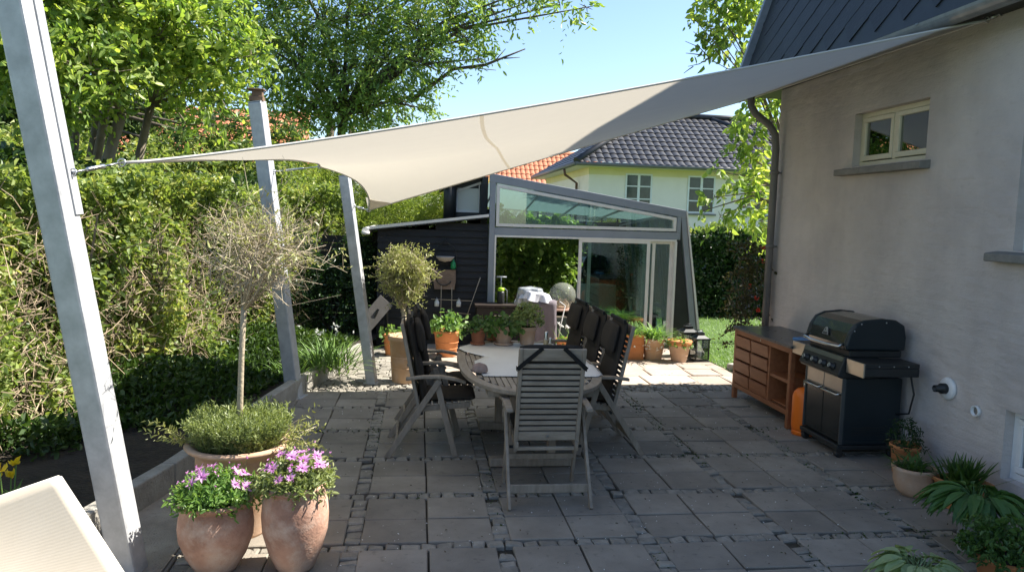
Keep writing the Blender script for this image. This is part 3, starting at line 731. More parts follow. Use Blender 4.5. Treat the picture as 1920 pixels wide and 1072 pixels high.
def slider(xa, xb, yy, lab=None):
    m = MB(); w = .05; z0, z1 = .03, ZM-.10
    m.box(xa, xa+w, yy-.018, yy+.018, z0, z1); m.box(xb-w, xb, yy-.018, yy+.018, z0, z1); m.box(xa+w, xb-w, yy-.018, yy+.018, z0, z0+.07); m.box(xa+w, xb-w, yy-.018, yy+.018, z1-.045, z1)
    d = gobj(m, 'sliding_door', MT['palealu'], bevel=.004)
    g = MB(); g.box(xa+w-.004, xb-w+.004, yy-.003, yy+.003, z0+.066, z1-.04); gobj(g, 'pane', MT['ghglass'], d)
    return d
d = slider(2.46, 3.60, GY-.035); m = MB(); m.box(2.475, 2.495, GY-.09, GY-.05, .85, 1.1); gobj(m, 'handle', MT['palealu'], d)
slider(2.62, 3.70, GY+.015); slider(3.52, 4.0, GY+.06)
m = MB(); m.prism([(XR-.07, 0), (XR-.07, ZM), (XR-.02, ZM), (XR+.27, 0)], GY-.03, GY+.03, 'y'); gobj(m, 'side_infill', MT['blackmat'])
# sloping side glazing: mullions and panes
m = MB()
for k in range(7):
    yy = GY+.3+k*(GD-.35)/6; m.beam((XR+.02, yy, zr(XR)-.1), (XR+.30, yy, 0.02), .06, .05, up=(0, 1, 0))
m.beam((XR+.22, GY, .5), (XR+.22, GY+GD, .5), .05, .05); gobj(m, 'side_mullions', MT['bluegrey'])
m = MB(); m.add([(XR+.04, GY+.05, zr(XR)-.1), (XR+.04, GY+GD, zr(XR)-.1), (XR+.30, GY+GD, .02), (XR+.30, GY+.05, .02)], [(0, 1, 2, 3)]); gobj(m, 'side_glass', MT['ghglass'])
m = MB(); NR = 26; ZB = 1.93
for k in range(NR):
    xa = XL+.02+(XR+.02-XL)*k/NR; xb = XL+.02+(XR+.02-XL)*(k+1)/NR
    m.add([(xa, y1+.01, zr(xa)-.03), (xb, y1+.01, zr(xb)-.03), (xb, GY+2.3, zr(xb)-.03+(ZB-zr(xb)+.03)*.62), (xa, GY+2.3, zr(xa)-.03+(ZB-zr(xa)+.03)*.62)], [(0, 1, 2, 3)])
gobj(m, 'roof_sheet', MT['roofsheet'])
m = MB(); za, zb = zr(XL)-.03+(ZB-zr(XL)+.03)*.62, zr(XR)-.03+(ZB-zr(XR)+.03)*.62
m.add([(XL, GY+2.305, za), (XR+.05, GY+2.305, zb), (XR+.05, GY+GD, ZB), (XL, GY+GD, ZB)], [(0, 1, 2, 3)]); gobj(m, 'roof_glass', glassmat('clear_roof_glass', (.94, .96, .95), .05))
m = MB()
for k in range(5):
    xx = XL+.12+k*.72; m.beam((xx, y1+.02, zr(xx)-.055), (xx, GY+GD-.05, ZB-.03), .02, .03)
gobj(m, 'roof_bars', MT['bluegrey'])
m = MB(); m.box(XL+.02, XR+.2, GY+GD-.08, GY+GD, 1.70, 1.96); m.box(XL+.01, XL+.06, y1+.02, GY+GD-.08, 1.98, 2.12)
for k in range(9): m.box(1.7+k*.33, 1.73+k*.33, GY+GD-.06, GY+GD-.02, 0, 2.1)
gobj(m, 'rear_beams', MT['blackwood'])
m = MB(); m.box(XL+.05, XR+.25, y1, GY+GD, -.03, .012); gobj(m, 'floor', MT['flag'])

shed = thing('garden_shed', 'black timber shed with horizontal boards and a low sloping roof', 'shed', (0.2, GY+.1, 0))
def sobj(m, n, mat, par=None, bevel=0):
    if par is None: return m.obj(n, mat, shed, bevel=bevel, world=True)
    o = m.obj(n, mat, par, bevel=bevel); o.data.transform(Matrix.Translation(-shed.location)); return o
def zs(x): return 1.78 + (x+.62)*(0.22/1.68)
m = MB(); z = 0.0; x0s, x1s = -.62, 1.06
while z < 2.0:
    h = .105
    for (xa, xb) in ((x0s, .25), (.25, x1s)):
        za = min(z+h, min(zs(xa), zs(xb)))
        if za > z: m.add([(xa, GY+.06, z), (xb, GY+.06, z), (xb, GY+.085, za), (xa, GY+.085, za), (xa, GY+.11, z), (xb, GY+.11, z), (xb, GY+.11, za), (xa, GY+.11, za)], [(0, 1, 2, 3), (4, 7, 6, 5), (0, 4, 5, 1), (3, 2, 6, 7), (0, 3, 7, 4), (1, 5, 6, 2)])
    z += h
m.box(x0s, x1s, GY+.115, GY+.2, 0, 1.78); m.box(x0s, x0s+.1, GY+.2, GY+3.6, 0, 1.75); m.box(x1s-.12, x1s-.02, GY+.2, GY+3.55, 0, 2.5); m.box(x0s, x1s-.12, GY+3.5, GY+3.6, 0, 1.75)
sobj(m, 'wall', MT['blackwood'])
m = MB(); m.prism([(x0s-.12, zs(x0s-.12)-.02), (x0s-.12, zs(x0s-.12)+.03), (x1s-.01, zs(x1s)+.03), (x1s-.01, zs(x1s)-.02)], GY-.05, GY+3.7, 'y'); rf = sobj(m, 'roof', MT['blackmat'])
m = MB(); m.prism([(x0s-.12, zs(x0s-.12)-.0), (x0s-.12, zs(x0s-.12)+.042), (x1s-.012, zs(x1s)+.042), (x1s-.012, zs(x1s)-.0)], GY-.07, GY-.052, 'y'); sobj(m, 'roof_trim', MT['palealu'], rf)
m = MB(); m.tube([(x0s-.17, GY-.09, zs(x0s-.1)-.03), (x0s-.17, GY+3.7, zs(x0s-.1)-.03)], .055, 12); m.lathe([(.0001, 0), (.06, .01), (.06, .05)], 12, (x0s-.17, GY-.09, 1.68)); sobj(m, 'gutter', MT['palealu'])
# raised clerestory behind, with a window facing left, and a stove pipe
m = MB(); m.box(.96, 1.05, GY+.22, GY+3.5, 1.9, 2.62); cl = sobj(m, 'clerestory', MT['blackmat'])
m = MB(); m.prism([(.40, 1.98), (.40, 2.40), (.62, 2.5), (1.02, 2.66), (1.02, 1.98)], GY+.5, GY+.56, 'y'); m.prism([(.36, 2.42), (.36, 2.46), (.62, 2.56), (1.04, 2.72), (1.04, 2.68)], GY+.2, GY+3, 'y'); sobj(m, 'clerestory_gable', MT['blackmat'], cl)
m = MB(); ring(m, [(.56, 2.06), (.96, 2.06), (.96, 2.55), (.56, 2.40)], .035, GY+.47, GY+.495); q = sobj(m, 'gable_window', MT['palealu'], cl)
m = MB(); m.box(.59, .93, GY+.485, GY+.49, 2.09, 2.44); sobj(m, 'window_glass', mk('pale_pane', (.45, .52, .5), None, 3, .1), cl)
m = MB(); m.tube([(.47, GY+.35, 1.9), (.47, GY+.35, 2.62)], .10, 18); m.lathe([(.1, 2.62), (.15, 2.66), (.12, 2.72), (.0001, 2.74)], 18, (.47, GY+.35, 0)); sobj(m, 'stove_pipe', MT['blackmat'])
backdrop = thing('board_backdrop', 'black timber board fence added to fill the dark shaded gap left of the garden shed', 'backdrop', (-1.6, 12.2, 0))  # invented boards, put in where the gap beside the shed lies in shade
m = MB()
for k in range(13): m.box(-3.4, -.62, 12.2+.004*(k % 2), 12.23+.004*(k % 2), .02+k*.125, .135+k*.125)
m.obj('boards', MT['blackwood'], backdrop, world=True)
for x in (-3.3, -2.0, -.7):
    m = MB(); m.box(x-.045, x+.045, 12.235, 12.32, 0, 1.7); m.obj('post', MT['blackwood'], backdrop, world=True)

# ================================================================== NEIGHBOURS
def tile_roof(nm, o, eu, ev, nu, nv, tw, th, mat, parent, inside, amp=.035, step=.03, tl=None):
    """pantiles: o origin, eu unit along eave, ev unit up slope"""
    o = Vector(o); eu = Vector(eu).normalized(); ev = Vector(ev).normalized(); n = eu.cross(ev); 
    if n.z < 0: n = -n
    ku = 8; V = []; F = []; W = nu*ku+1; rows = nv*2
    for r in range(nv):
        for e in (0, 1):
            for i in range(W):
                ph = (i % ku)/ku; z = amp*(abs(math.sin(math.pi*ph))**.7) + (step if e == 0 else 0.0)
                V.append(o+eu*(i*tw/ku)+ev*((r+e)*th - (0.02 if e == 0 else 0))+n*z)
    for k in range(rows-1):
        for i in range(W-1):
            c = (V[k*W+i]+V[(k+1)*W+i+1])/2; l = c-o
            if inside(l.dot(eu), l.dot(ev)): F.append((k*W+i, k*W+i+1, (k+1)*W+i+1, (k+1)*W+i))
    V = np.array([tuple(v) for v in V])
    ob = npmesh(nm, V, F, mat, None, smooth=False); ob.parent = parent; ob.data.transform(Matrix.Translation(-parent.location)) ; return ob

yh = thing('yellow_house', 'pale yellow rendered villa with black tiled hipped roof beyond the hedge', 'house', (9, 26, 0))
YX0, YY0, EZ2 = 5.9, 26.0, 3.95
m = MB(); m.box(YX0, 16, YY0, YY0+9, 0, 3.75); m.obj('wall', MT['yellowwall'], yh, world=True)
m = MB(); m.box(YX0-.012, 16.012, YY0-.012, YY0+9.01, 3.60, 3.86); m.obj('frieze', MT['yellowband'], yh, world=True)
m = MB(); m.box(YX0-.55, 16.5, YY0-.55, YY0+9.5, EZ2-.10, EZ2-.04); m.obj('soffit', MT['cream'], yh, world=True)
m = MB(); m.tube([(YX0-.6, YY0-.6, EZ2-.03), (16.5, YY0-.6, EZ2-.03)], .07, 8); m.tube([(YX0-.6, YY0-.6, EZ2-.03), (YX0-.6, YY0+9.5, EZ2-.03)], .07, 8); m.obj('gutter', MT['downpipe'], yh, world=True)
m = MB(); m.tube([(YX0-.6, YY0+1.6, EZ2-.05), (YX0-.55, YY0+1.6, EZ2-.3), (YX0-.1, YY0+1.6, EZ2-.6), (YX0-.1, YY0+1.6, 0)], .05, 8); m.obj('downpipe', MT['brownpipe'], yh, world=True)
pit = R_(32); ru = Vector((1, 0, 0)); rv = Vector((0, math.cos(pit), math.sin(pit)))
ox, oy = YX0-.6, YY0-.6; depth = 10.2/2/math.cos(pit)
hipm = math.cos(pit)
tile_roof('roof', (ox, oy, EZ2), ru, rv, 44, 17, .26, .36, MT['darktile'], yh, lambda u, v: u > v*hipm-.02 and v < 4.1 and u < 11.4)
tile_roof('roof', (ox, oy+10.2, EZ2), (0, -1, 0), (math.cos(pit), 0, math.sin(pit)), 40, 16, .26, .36, MT['darktile'], yh, lambda u, v: u > v*hipm and u < 10.2-v*hipm)
m = MB(); hp = Vector((ox+4.1*hipm, oy+4.1*hipm, EZ2+4.1*math.sin(pit)+.05))
m.tube([(ox, oy, EZ2+.05), hp], .12, 8); m.tube([hp, hp+Vector((6.5, 0, 0))], .12, 8); m.tube([hp+Vector((2.6, -.1, -.1)), (ox+9.8, oy+.6, EZ2+.45)], .11, 8); m.obj('ridge_tiles', MT['darktile'], yh, world=True)
m = MB(); m.prism([(oy+4.1*hipm, EZ2), (oy+4.1*hipm, hp.z-.06), (oy+8, EZ2)], ox+4, 16, 'x'); m.obj('roof_back', MT['darktile'], yh, world=True)
def ywindow(x, z0, z1, w, rows):
    m = MB(); f = .06; Y = YY0-.03
    ring(m, [(x, z0), (x+w, z0), (x+w, z1), (x, z1)], f, Y, Y+.06); m.box(x+w/2-.045, x+w/2+.045, Y, Y+.06, z0+f, z1-f)
    for k in range(1, rows):
        zz = z0+(z1-z0)*k/rows; m.box(x+f, x+w/2-.045, Y+.008, Y+.05, zz-.02, zz+.02); m.box(x+w/2+.045, x+w-f, Y+.008, Y+.05, zz-.02, zz+.02)
    q = m.obj('window', MT['whitepaint'], yh, world=True)
    g = MB(); g.box(x+.03, x+w-.03, YY0-.012, YY0-.004, z0+.03, z1-.03); g = g.obj('pane', mk('far_glass', (.02, .035, .03), (.05, .08, .07), 3, .08), q); g.data.transform(Matrix.Translation(-yh.location))
    g = MB(); g.box(x-.06, x+w+.06, YY0-.09, YY0, z0-.07, z0-.01); g = g.obj('sill', MT['sill'], q); g.data.transform(Matrix.Translation(-yh.location))
ywindow(7.22, 2.35, 3.68, .98, 3); ywindow(9.52, 2.35, 3.68, 1.02, 3); ywindow(12.0, 2.35, 3.68, 1.02, 3)

oh = thing('tiled_house', 'distant house with bright orange pantile roof left of the yellow villa', 'house', (3, 38, 0))
m = MB(); m.box(1.2, 9, 38.3, 46, 0, 3.0); m.obj('wall', MT['yellowwall'], oh, world=True)
p2 = R_(38)
tile_roof('roof', (0.6, 38, 3.0), ru, (0, math.cos(p2), math.sin(p2)), 36, 12, .26, .42, MT['orangetile'], oh, lambda u, v: u > v*.78 and v < 4.2, amp=.05)
m = MB(); m.tube([(.6, 38, 3.05), (.6+3.3, 38+3.3, 3+4.2*math.sin(p2))], .13, 8); m.tube([(3.9, 41.3, 5.6), (9, 41.3, 5.6)], .13, 8); m.obj('ridge_tiles', MT['orangetile'], oh, world=True)
lh = thing('long_tiled_house', 'low house with weathered red pantile roof glimpsed between the trees on the left', 'house', (-10, 24, 0))
m = MB(); m.box(-19, -4.4, 24.4, 31, 0, 3.5); m.obj('wall', MT['cream'], lh, world=True)
tile_roof('roof', (-19.4, 24, 3.4), ru, (0, math.cos(R_(35)), math.sin(R_(35))), 58, 9, .27, .38, MT['orangetile'], lh, lambda u, v: True, amp=.05)
m = MB(); m.prism([(24.3, 3.3), (27, 5.2), (31, 3.3)], -19.3, -4.0, 'x'); m.obj('roof_core', MT['orangetile'], lh, world=True)
# ================================================================== TABLE
TBX, TBY, TBL, TBW, TBZ = 0.93, 6.32, 2.26, 1.16, 0.76
tb = thing('garden_table', 'long oval weathered teak extension table with pedestal legs', 'table', (TBX, TBY, 0))
def oval(a, b, n=64, e=2.6):
    return [(a*math.copysign(abs(math.cos(t))**(2/e), math.cos(t)), b*math.copysign(abs(math.sin(t))**(2/e), math.sin(t))) for t in [2*math.pi*k/n for k in range(n)]]
# slats running lengthways, clipped by the oval, inside a solid rim
m = MB(); ew, el = TBW/2, TBL/2; O = oval(ew, el); I = oval(ew-.075, el-.085)
n = len(O); vs = []
for z in (TBZ-.032, TBZ): vs += [(x, y, z) for x, y in O] + [(x, y, z) for x, y in I]
fs = []
for k in range(n):
    j = (k+1) % n; fs += [(2*n+k, 2*n+j, 3*n+j, 3*n+k), (k, n+k, n+j, j), (k, j, 2*n+j, 2*n+k), (n+k, 3*n+k, 3*n+j, n+j)]
m.add(vs, fs); m.obj('table_rim', MT['teak_table'], tb, bevel=.005)
m = MB(); x = -(ew-.08); sw = .045
while x < ew-.08:
    xa, xb = x, min(x+sw-.007, ew-.078); xm = max(abs(xa), abs(xb)); a, b = ew-.072, el-.082
    yy = b*max(0, 1-(xm/a)**2.6)**(1/2.6)
    for (u, v) in ((-yy, -.004), (.004, yy)): m.box(xa, xb, u, v, TBZ-.028, TBZ-.003)
    x += sw
m.obj('tabletop', MT['teak_table'], tb, bevel=.002)
m = MB(); m.box(-.36, .36, -.9, -.86, TBZ-.09, TBZ-.034); m.box(-.36, .36, .86, .9, TBZ-.09, TBZ-.034); m.box(-.40, -.36, -.9, .9, TBZ-.09, TBZ-.034); m.box(.36, .40, -.9, .9, TBZ-.09, TBZ-.034); m.obj('apron', MT['teak_table'], tb, bevel=.003)
for s in (-1, 1):
    m = MB()
    for q in (-1, 1): m.box(q*.16-.032, q*.16+.032, s*.52-.035, s*.52+.035, .09, TBZ-.034)
    m.obj('leg', MT['teak_grey'], tb, bevel=.006)
    m = MB(); m.box(-.34, .34, s*.52-.045, s*.52+.045, .02, .09); m.obj('foot', MT['teak_grey'], tb, bevel=.01)
m = MB(); m.box(-.03, .03, -.484, .484, .25, .31); m.obj('stretcher', MT['teak_grey'], tb, bevel=.005)
# white oilcloth lying askew
cl = thing('tablecloth', 'white oilcloth lying askew on the oval garden table', 'tablecloth', (TBX, TBY, TBZ))
poly = [(-.56, .60), (-.50, .42), (-.33, .22), (-.44, -.02), (-.45, -.30), (-.41, -.60), (.15, -.64), (.50, -.62), (.575, -.50), (.60, -.1), (.585, .45), (.46, .80), (.40, .92), (-.10, .94), (-.40, .86)]
# triangulated sheet with small folds, drooping over the rim
import bmesh
bm = bmesh.new(); vsb = [bm.verts.new((x, y, 0)) for x, y in poly]; f0 = bm.faces.new(vsb)
for ed in list(bm.edges): pass
bmesh.ops.triangulate(bm, faces=[f0]); bmesh.ops.subdivide_edges(bm, edges=bm.edges, cuts=5, use_grid_fill=True); 
for _ in range(1): bmesh.ops.triangulate(bm, faces=bm.faces); bmesh.ops.subdivide_edges(bm, edges=bm.edges, cuts=1, use_grid_fill=True)
for v in bm.verts:
    x, y = v.co.x, v.co.y; rr = (abs(x)/ew)**2.6+(abs(y)/el)**2.6
    z = .006 + .0025*math.sin(9*x+4*y)*math.sin(7*y-3*x)
    if x < -.40 and y > .25: z += .02*(-.40-x)*3
    if rr > 1: z -= (rr-1)*.22; 
    v.co.z = z
me = bpy.data.meshes.new('cloth_sheet'); bm.to_mesh(me); bm.free(); me.materials.append(MT['cloth']); me.polygons.foreach_set('use_smooth', [True]*len(me.polygons))
o = bpy.data.objects.new('cloth_sheet', me); COL.objects.link(o); o.parent = cl
sm = o.modifiers.new('thick', 'SOLIDIFY'); sm.thickness = .002
TOPZ = TBZ + .009
m = MB(); m.M = Matrix.Scale(1, 4); rs = random.Random(3)
pr = [(.0001, 0), (.062, .0), (.072, .018), (.066, .048), (.045, .07), (.0001, .076)]
m.lathe(pr, 14); m.V = [(x*(1+rs.uniform(-.12, .12)), y*.8*(1+rs.uniform(-.12, .12)), z*(1+rs.uniform(-.1, .1))) for x, y, z in m.V]
o = m.obj('stone', MT['pinkrock'], None, subd=1); o.location = (.50, 5.83, TOPZ-.001); tag(o, 'fist-sized pinkish stone weighing down the white tablecloth', 'stone')
for (x, y, s, lab) in ((1.215, 6.92, 1.0, 'taller steel and glass spice mill on the table'), (1.245, 6.86, .72, 'shorter steel and glass spice mill beside the taller one'),):
    t = thing('spice_mill', lab, 'spice mill', (x, y, TOPZ))
    m = MB(); m.lathe([(.033*s, 0), (.030*s, .01), (.022*s, .06*s), (.02*s, .085*s)], 20); m.obj('glass_body', mk('mill_glass', (.30, .24, .12), (.38, .32, .2), 8, .15), t)
    m = MB(); m.lathe([(.021*s, .085*s), (.023*s, .09*s), (.017*s, .12*s), (.019*s, .15*s), (.014*s, .165*s), (.0001, .168*s)], 20); m.obj('cap', MT['steel'], t)

# ================================================================== CHAIRS  (local: faces +Y)
def make_chair(cush):
    t = thing('recliner_chair', None, 'chair', (0, 0, 0), 0, 'reclining teak chairs round the table')
    W = .285
    TG, TS = MT['teak_grey'], MT['teak_slat']
    for s in (-1, 1):
        x = s*W
        m = MB(); m.beam((x, -.38, 0), (x, .04, .645), .022, .048, up=(0, 1, 0)); m.obj('leg', TG, t, bevel=.004)
        m = MB(); m.beam((x-s*.024, .18, 0), (x-s*.024, .015, .635), .022, .048, up=(0, 1, 0)); m.obj('leg', TG, t, bevel=.004)
        # curved armrest
        P = [(-.235, .655), (-.10, .672), (.05, .675), (.17, .655), (.255, .625)]
        m = MB(); lo = [(y, z-.012) for y, z in P]; hi = [(y, z+.014) for y, z in P]
        hw = [.024, .027, .030, .030, .022]
        vs = []
        for i, (y, z) in enumerate(P):
            for dx, dz in ((-hw[i], -.012), (hw[i], -.012), (hw[i], .013), (-hw[i], .013)): vs.append((x+dx, y, z+dz))
        fs = [(0, 3, 2, 1), (16, 17, 18, 19)]
        for i in range(4):
            for k in range(4): fs.append((i*4+k, i*4+(k+1) % 4, (i+1)*4+(k+1) % 4, (i+1)*4+k))
        m.add(vs, fs); m.obj('armrest', TG, t, bevel=.006)
    # backrest: bottom (y -.12, z .345) to top (y -.27, z 1.10)
    b0 = Vector((0, -.115, .335)); b1 = Vector((0, -.275, 1.10)); d = (b1-b0).normalized(); nrm = Vector((0, -d.z, d.y)); Lb = (b1-b0).length
    bw = .235
    for s in (-1, 1):
        m = MB(); m.beam(b0+Vector((s*(bw-.014), 0, 0)), b1+Vector((s*(bw-.014), 0, 0)), .028, .03, up=(0, 1, 0)); m.obj('back_stile', TG, t, bevel=.004)
    def slat(m, t0, t1, th=.014):
        a = b0+d*(t0+t1)/2; m.beam(a-Vector((bw-.0285, 0, 0)), a+Vector((bw-.0285, 0, 0)), t1-t0, th, up=nrm)
    m = MB(); slat(m, Lb-.088, Lb-.002, .02); slat(m, .085, .15, .018); slat(m, .005, .03, .018)
    k0 = .162; pitch = (Lb-.098-k0)/12
    for k in range(12): slat(m, k0+k*pitch, k0+k*pitch+pitch-.015)
    m.obj('backrest', TS, t, bevel=.002)
    m = MB(); m.tube([b0+d*.118-nrm*.012*(-1), b0+d*.118+nrm*.016], .010, 12); m.obj('bolt', MT['steel'], t)
    # seat
    for s in (-1, 1):
        m = MB(); m.beam((s*(bw-.02), -.16, .385), (s*(bw-.02), .30, .425), .024, .045); m.obj('seat_rail', TG, t, bevel=.004)
    m = MB()
    for k in range(8):
        y = -.12+k*.055; z = .397+.04*(y+.16)/.46+.014; m.box(-bw+.005, bw-.005, y, y+.044, z, z+.014)
    m.obj('seat', TS, t, bevel=.003)
    m = MB(); m.box(-W+.011, W-.011, -.315, -.295, .095, .155); m.obj('stretcher', TG, t, bevel=.004)
    m = MB(); m.box(-W+.035, W-.035, .10, .12, .20, .24); m.obj('stretcher', TG, t, bevel=.004)
    for s in (-1, 1):
        m = MB(); m.tube([(s*.20, -.10, .36), (s*.262, -.10, .36)], .011, 8); m.obj('hinge', MT['blackmat'], t)
    if cush == 'strap':
        # only the cushion's black straps and its top edge show from behind
        off = nrm*.022*(1)
        for s in (-1, 1):
            m = MB()
            a = b1+Vector((s*.075, 0, .012))+off; b = b0+d*(Lb-.145)+Vector((s*.244, 0, 0))+off
            m.beam(a, b, .03, .003, up=nrm)
            m.beam(b, b+Vector((0, .055, 0)), .03, .003, up=(1, 0, 0))
            m.obj('strap', MT['strap'], t)
    # cushion: padded blocks with quilting valleys, built as one soft mesh
    def pad(rows, th, wf, name):
        # rows: list of (centre point, thickness dir, halfwidth, half thickness)
        V = []; F = []; nx = 9; ring_ = []
        for (c, nd, hw, ht) in rows:
            r = []
            for i in range(nx):
                u = -1+2*i/(nx-1); e = (1-abs(u)**5)**.5*.85+.15 if abs(u) < 1 else .15; r.append(Vector(c)+Vector((u*hw, 0, 0))+Vector(nd)*ht*e)
            for i in range(nx-1, -1, -1):
                u = -1+2*i/(nx-1); e = (1-abs(u)**5)**.5*.85+.15 if abs(u) < 1 else .15; r.append(Vector(c)+Vector((u*hw, 0, 0))-Vector(nd)*ht*e)
            ring_.append(r)
        m = MB(); k = len(ring_[0]); vs = [v for r in ring_ for v in r]; fs = []
        for a in range(len(ring_)-1):
            for b in range(k): fs.append((a*k+b, a*k+(b+1) % k, (a+1)*k+(b+1) % k, (a+1)*k+b))
        fs.append(list(range(k))[::-1]); fs.append([(len(ring_)-1)*k+b for b in range(k)])
        m.add(vs, fs, True); return m.obj(name, MT['cushion'], t, subd=1)
    f = -nrm; rows = []
    kk = .885 if cush == 'strap' else .905
    rel = [0, .02, .11, .2, .215, .23, .33, .43, .445, .46, .56, .70, .80, .83]
    hts = [.012, .033, .04, .033, .017, .033, .04, .033, .017, .033, .04, .042, .033, .012]
    for r_, h_ in zip(rel, hts):
        c = b0+d*(r_*kk+.055)-nrm*(.058)
        rows.append((c, f, .232, h_))
    pad(rows, 0, 0, 'back_cushion')
    rows = []
    for y, h_ in ((-.10, .012), (-.085, .033), (.02, .038), (.10, .033), (.115, .017), (.13, .033), (.22, .038), (.33, .033), (.35, .012)):
        rows.append(((0, y, .47+.02*(y+.1)), (0, 0, 1), .225, h_))
    pad(rows, 0, 0, 'seat_cushion')
    if cush == 'pillow':
        rows = []
        for r_, h_ in ((.45, .012), (.465, .03), (.53, .045), (.61, .045), (.69, .03), (.705, .012)):
            rows.append((b0+d*(r_+.06)-nrm*.118, f, .205, h_))
        pad(rows, 0, 0, 'head_pillow')
        m = MB(); a = b1+Vector((0, 0, .02))
        m.beam(a-nrm*.08+Vector((-.22, 0, 0)), a-nrm*.08+Vector((.22, 0, 0)), .02, .03); m.beam(a-nrm*.1, a+nrm*.03, .03, .008)
        m.obj('strap', MT['strap'], t)
    return t
ch = make_chair('strap'); ch.location = (.93, 5.27, 0); tag(ch, 'weathered teak recliner at the near end of the table with its slatted back to us')
c0 = make_chair('pillow')
spots = [(.12+.03, 6.33, -90, 'charcoal-cushioned recliner nearest on the left long side of the table'),
         (.20, 6.92, -88, 'charcoal-cushioned recliner second on the left side of the table, half hidden behind the first'),
         (1.55, 6.33, 90, 'charcoal-cushioned recliner nearest on the right long side of the table'),
         (1.52, 6.93, 90, 'charcoal-cushioned recliner in the middle of the three on the right side of the table'),
         (1.50, 7.62, 92, 'charcoal-cushioned recliner farthest on the right side, nearest the glasshouse')]
for i, (x, y, a, lab) in enumerate(spots):
    c = c0 if i == 0 else copy_tree(c0)
    c.location = (x, y, 0.012); c.rotation_euler = (0, 0, R_(a)); c['label'] = lab
ch.location.z = .012

# ================================================================== SIDEBOARD
sb = thing('sideboard', 'reddish teak outdoor sideboard with eight drawers, open shelves and dark top', 'sideboard', (3.62, 7.45, 0.012))
# local: x 0 front .. .55 back ; y -.68 near .. +.68 far
m = MB(); x0, x1, y0, y1 = 0.0, .54, -.66, .66; zt = .80
for (a, b) in ((x0, y0), (x0, y1-.05), (x1-.05, y0), (x1-.05, y1-.05)): m.box(a, a+.05, b, b+.05, 0, zt)
m.box(x0+.002, x0+.045, y0+.05, y1-.05, zt-.055, zt-.002); m.box(x0+.002, x0+.045, y0+.05, y1-.05, .13, .18); m.box(x1-.045, x1-.002, y0+.05, y1-.05, zt-.055, zt-.002)
m.box(x0+.05, x1-.05, y0+.005, y0+.045, zt-.055, zt-.002); m.box(x0+.05, x1-.05, y0+.005, y0+.045, .13, .18); m.box(x0+.05, x1-.05, y1-.045, y1-.005, zt-.055, zt-.002)
m.obj('frame', MT['teak_red'], sb, bevel=.004)
m = MB(); m.box(x0-.02, x1+.02, y0-.02, y1+.02, zt+.001, zt+.03); m.obj('top', MT['darktop'], sb, bevel=.003)
ys_ = [y0+.05, -.20, .225, y1-.05]
m = MB(); m.box(x0+.006, x1-.05, ys_[1]-.018, ys_[1]+.018, .18, zt-.055); m.box(x0+.01, x1-.05, ys_[2]-.01, ys_[2]+.01, .18, zt-.055); m.box(x1-.06, x1-.046, y0+.05, y1-.05, .18, zt-.055)
m.box(x0+.045, x1-.06, y1-.035, y1-.02, .18, zt-.055); m.box(x0+.045, x1-.06, y0+.02, y0+.035, .18, .5)
m.obj('panels', MT['teak_red'], sb)
m = MB(); m.box(x0+.05, x1-.062, y0+.05, ys_[1]-.02, .182, .20); m.obj('shelf', MT['teak_red'], sb, bevel=.003); m = MB(); m.box(x0+.012, x1-.062, y0+.05, ys_[1]-.02, .44, .475); m.obj('shelf', MT['teak_red'], sb, bevel=.003)
hh = (zt-.055-.18)/4
for c, (a, b) in enumerate(((ys_[1]+.022, ys_[2]-.014), (ys_[2]+.014, ys_[3]-.004))):
    for k in range(4):
        z = .182+k*hh; m = MB()
        m.prism([(x0+.004+.0, z+.004), (x0-.012, z+hh-.016), (x0+.012, z+hh-.012), (x0+.03, z+.004)], a, b, 'y')
        m.obj('drawer', MT['teak_red'], sb, bevel=.003)
m = MB(); m.box(x0-.004, x0+.001, .0, .012, zt-.04, zt-.018); m.obj('catch', MT['steel'], sb)
o = MB(); o.box(-.09, .09, -.14, .14, 0, .035); o = o.obj('folded_cover', MT['blue'], None, bevel=.012); o.location = (3.90, 6.98, .845); o.rotation_euler = (0, 0, .25); tag(o, 'pale blue folded cover lying on the near end of the sideboard', 'cover')

# ================================================================== GAS GRILL (local: front -Y, +x towards the camera after rotation)
gr = thing('gas_grill', 'black gas barbecue with hood, steel handles and side shelves by the house wall', 'grill', (3.64, 6.21, .012), R_(-90))
W = .31; BK = MT['black']; BM = MT['blackmat']; ST = MT['steel']
def G(m, n, mat, par=None, bevel=0.0, subd=0): return m.obj(n, mat, par or gr, bevel=bevel, subd=subd)
m = MB(); m.box(-W, W, .02, .54, .12, .70); m.box(-W-.004, W+.004, .03, .53, .12, .16); G(m, 'cart', MT['cart'], bevel=.006)
for i in range(4):
    m = MB(); m.box(W, W+.004, .10+.0, .40, .20+i*.022, .208+i*.022); 
    if i == 0: lv = m
    else: lv.add(m.V, m.F)
G(lv, 'louvre', BM)
m = MB(); m.box(-W-.01, W+.01, -.03, .56, .075, .115); G(m, 'base_rail', BM, bevel=.008)
for sx in (-1, 1):
    for y in (.01, .50):
        m = MB(); m.M = Matrix.Translation((sx*(W-.03), y, .036)) @ Matrix.Rotation(math.pi/2, 4, 'Y'); m.lathe([(.0001, -.02), (.03, -.02), (.036, -.012), (.036, .012), (.03, .02), (.0001, .02)], 20); m.M = None; m.box(sx*(W-.03)-.026, sx*(W-.03)+.026, y-.03, y+.02, .045, .076); G(m, 'caster', BM)
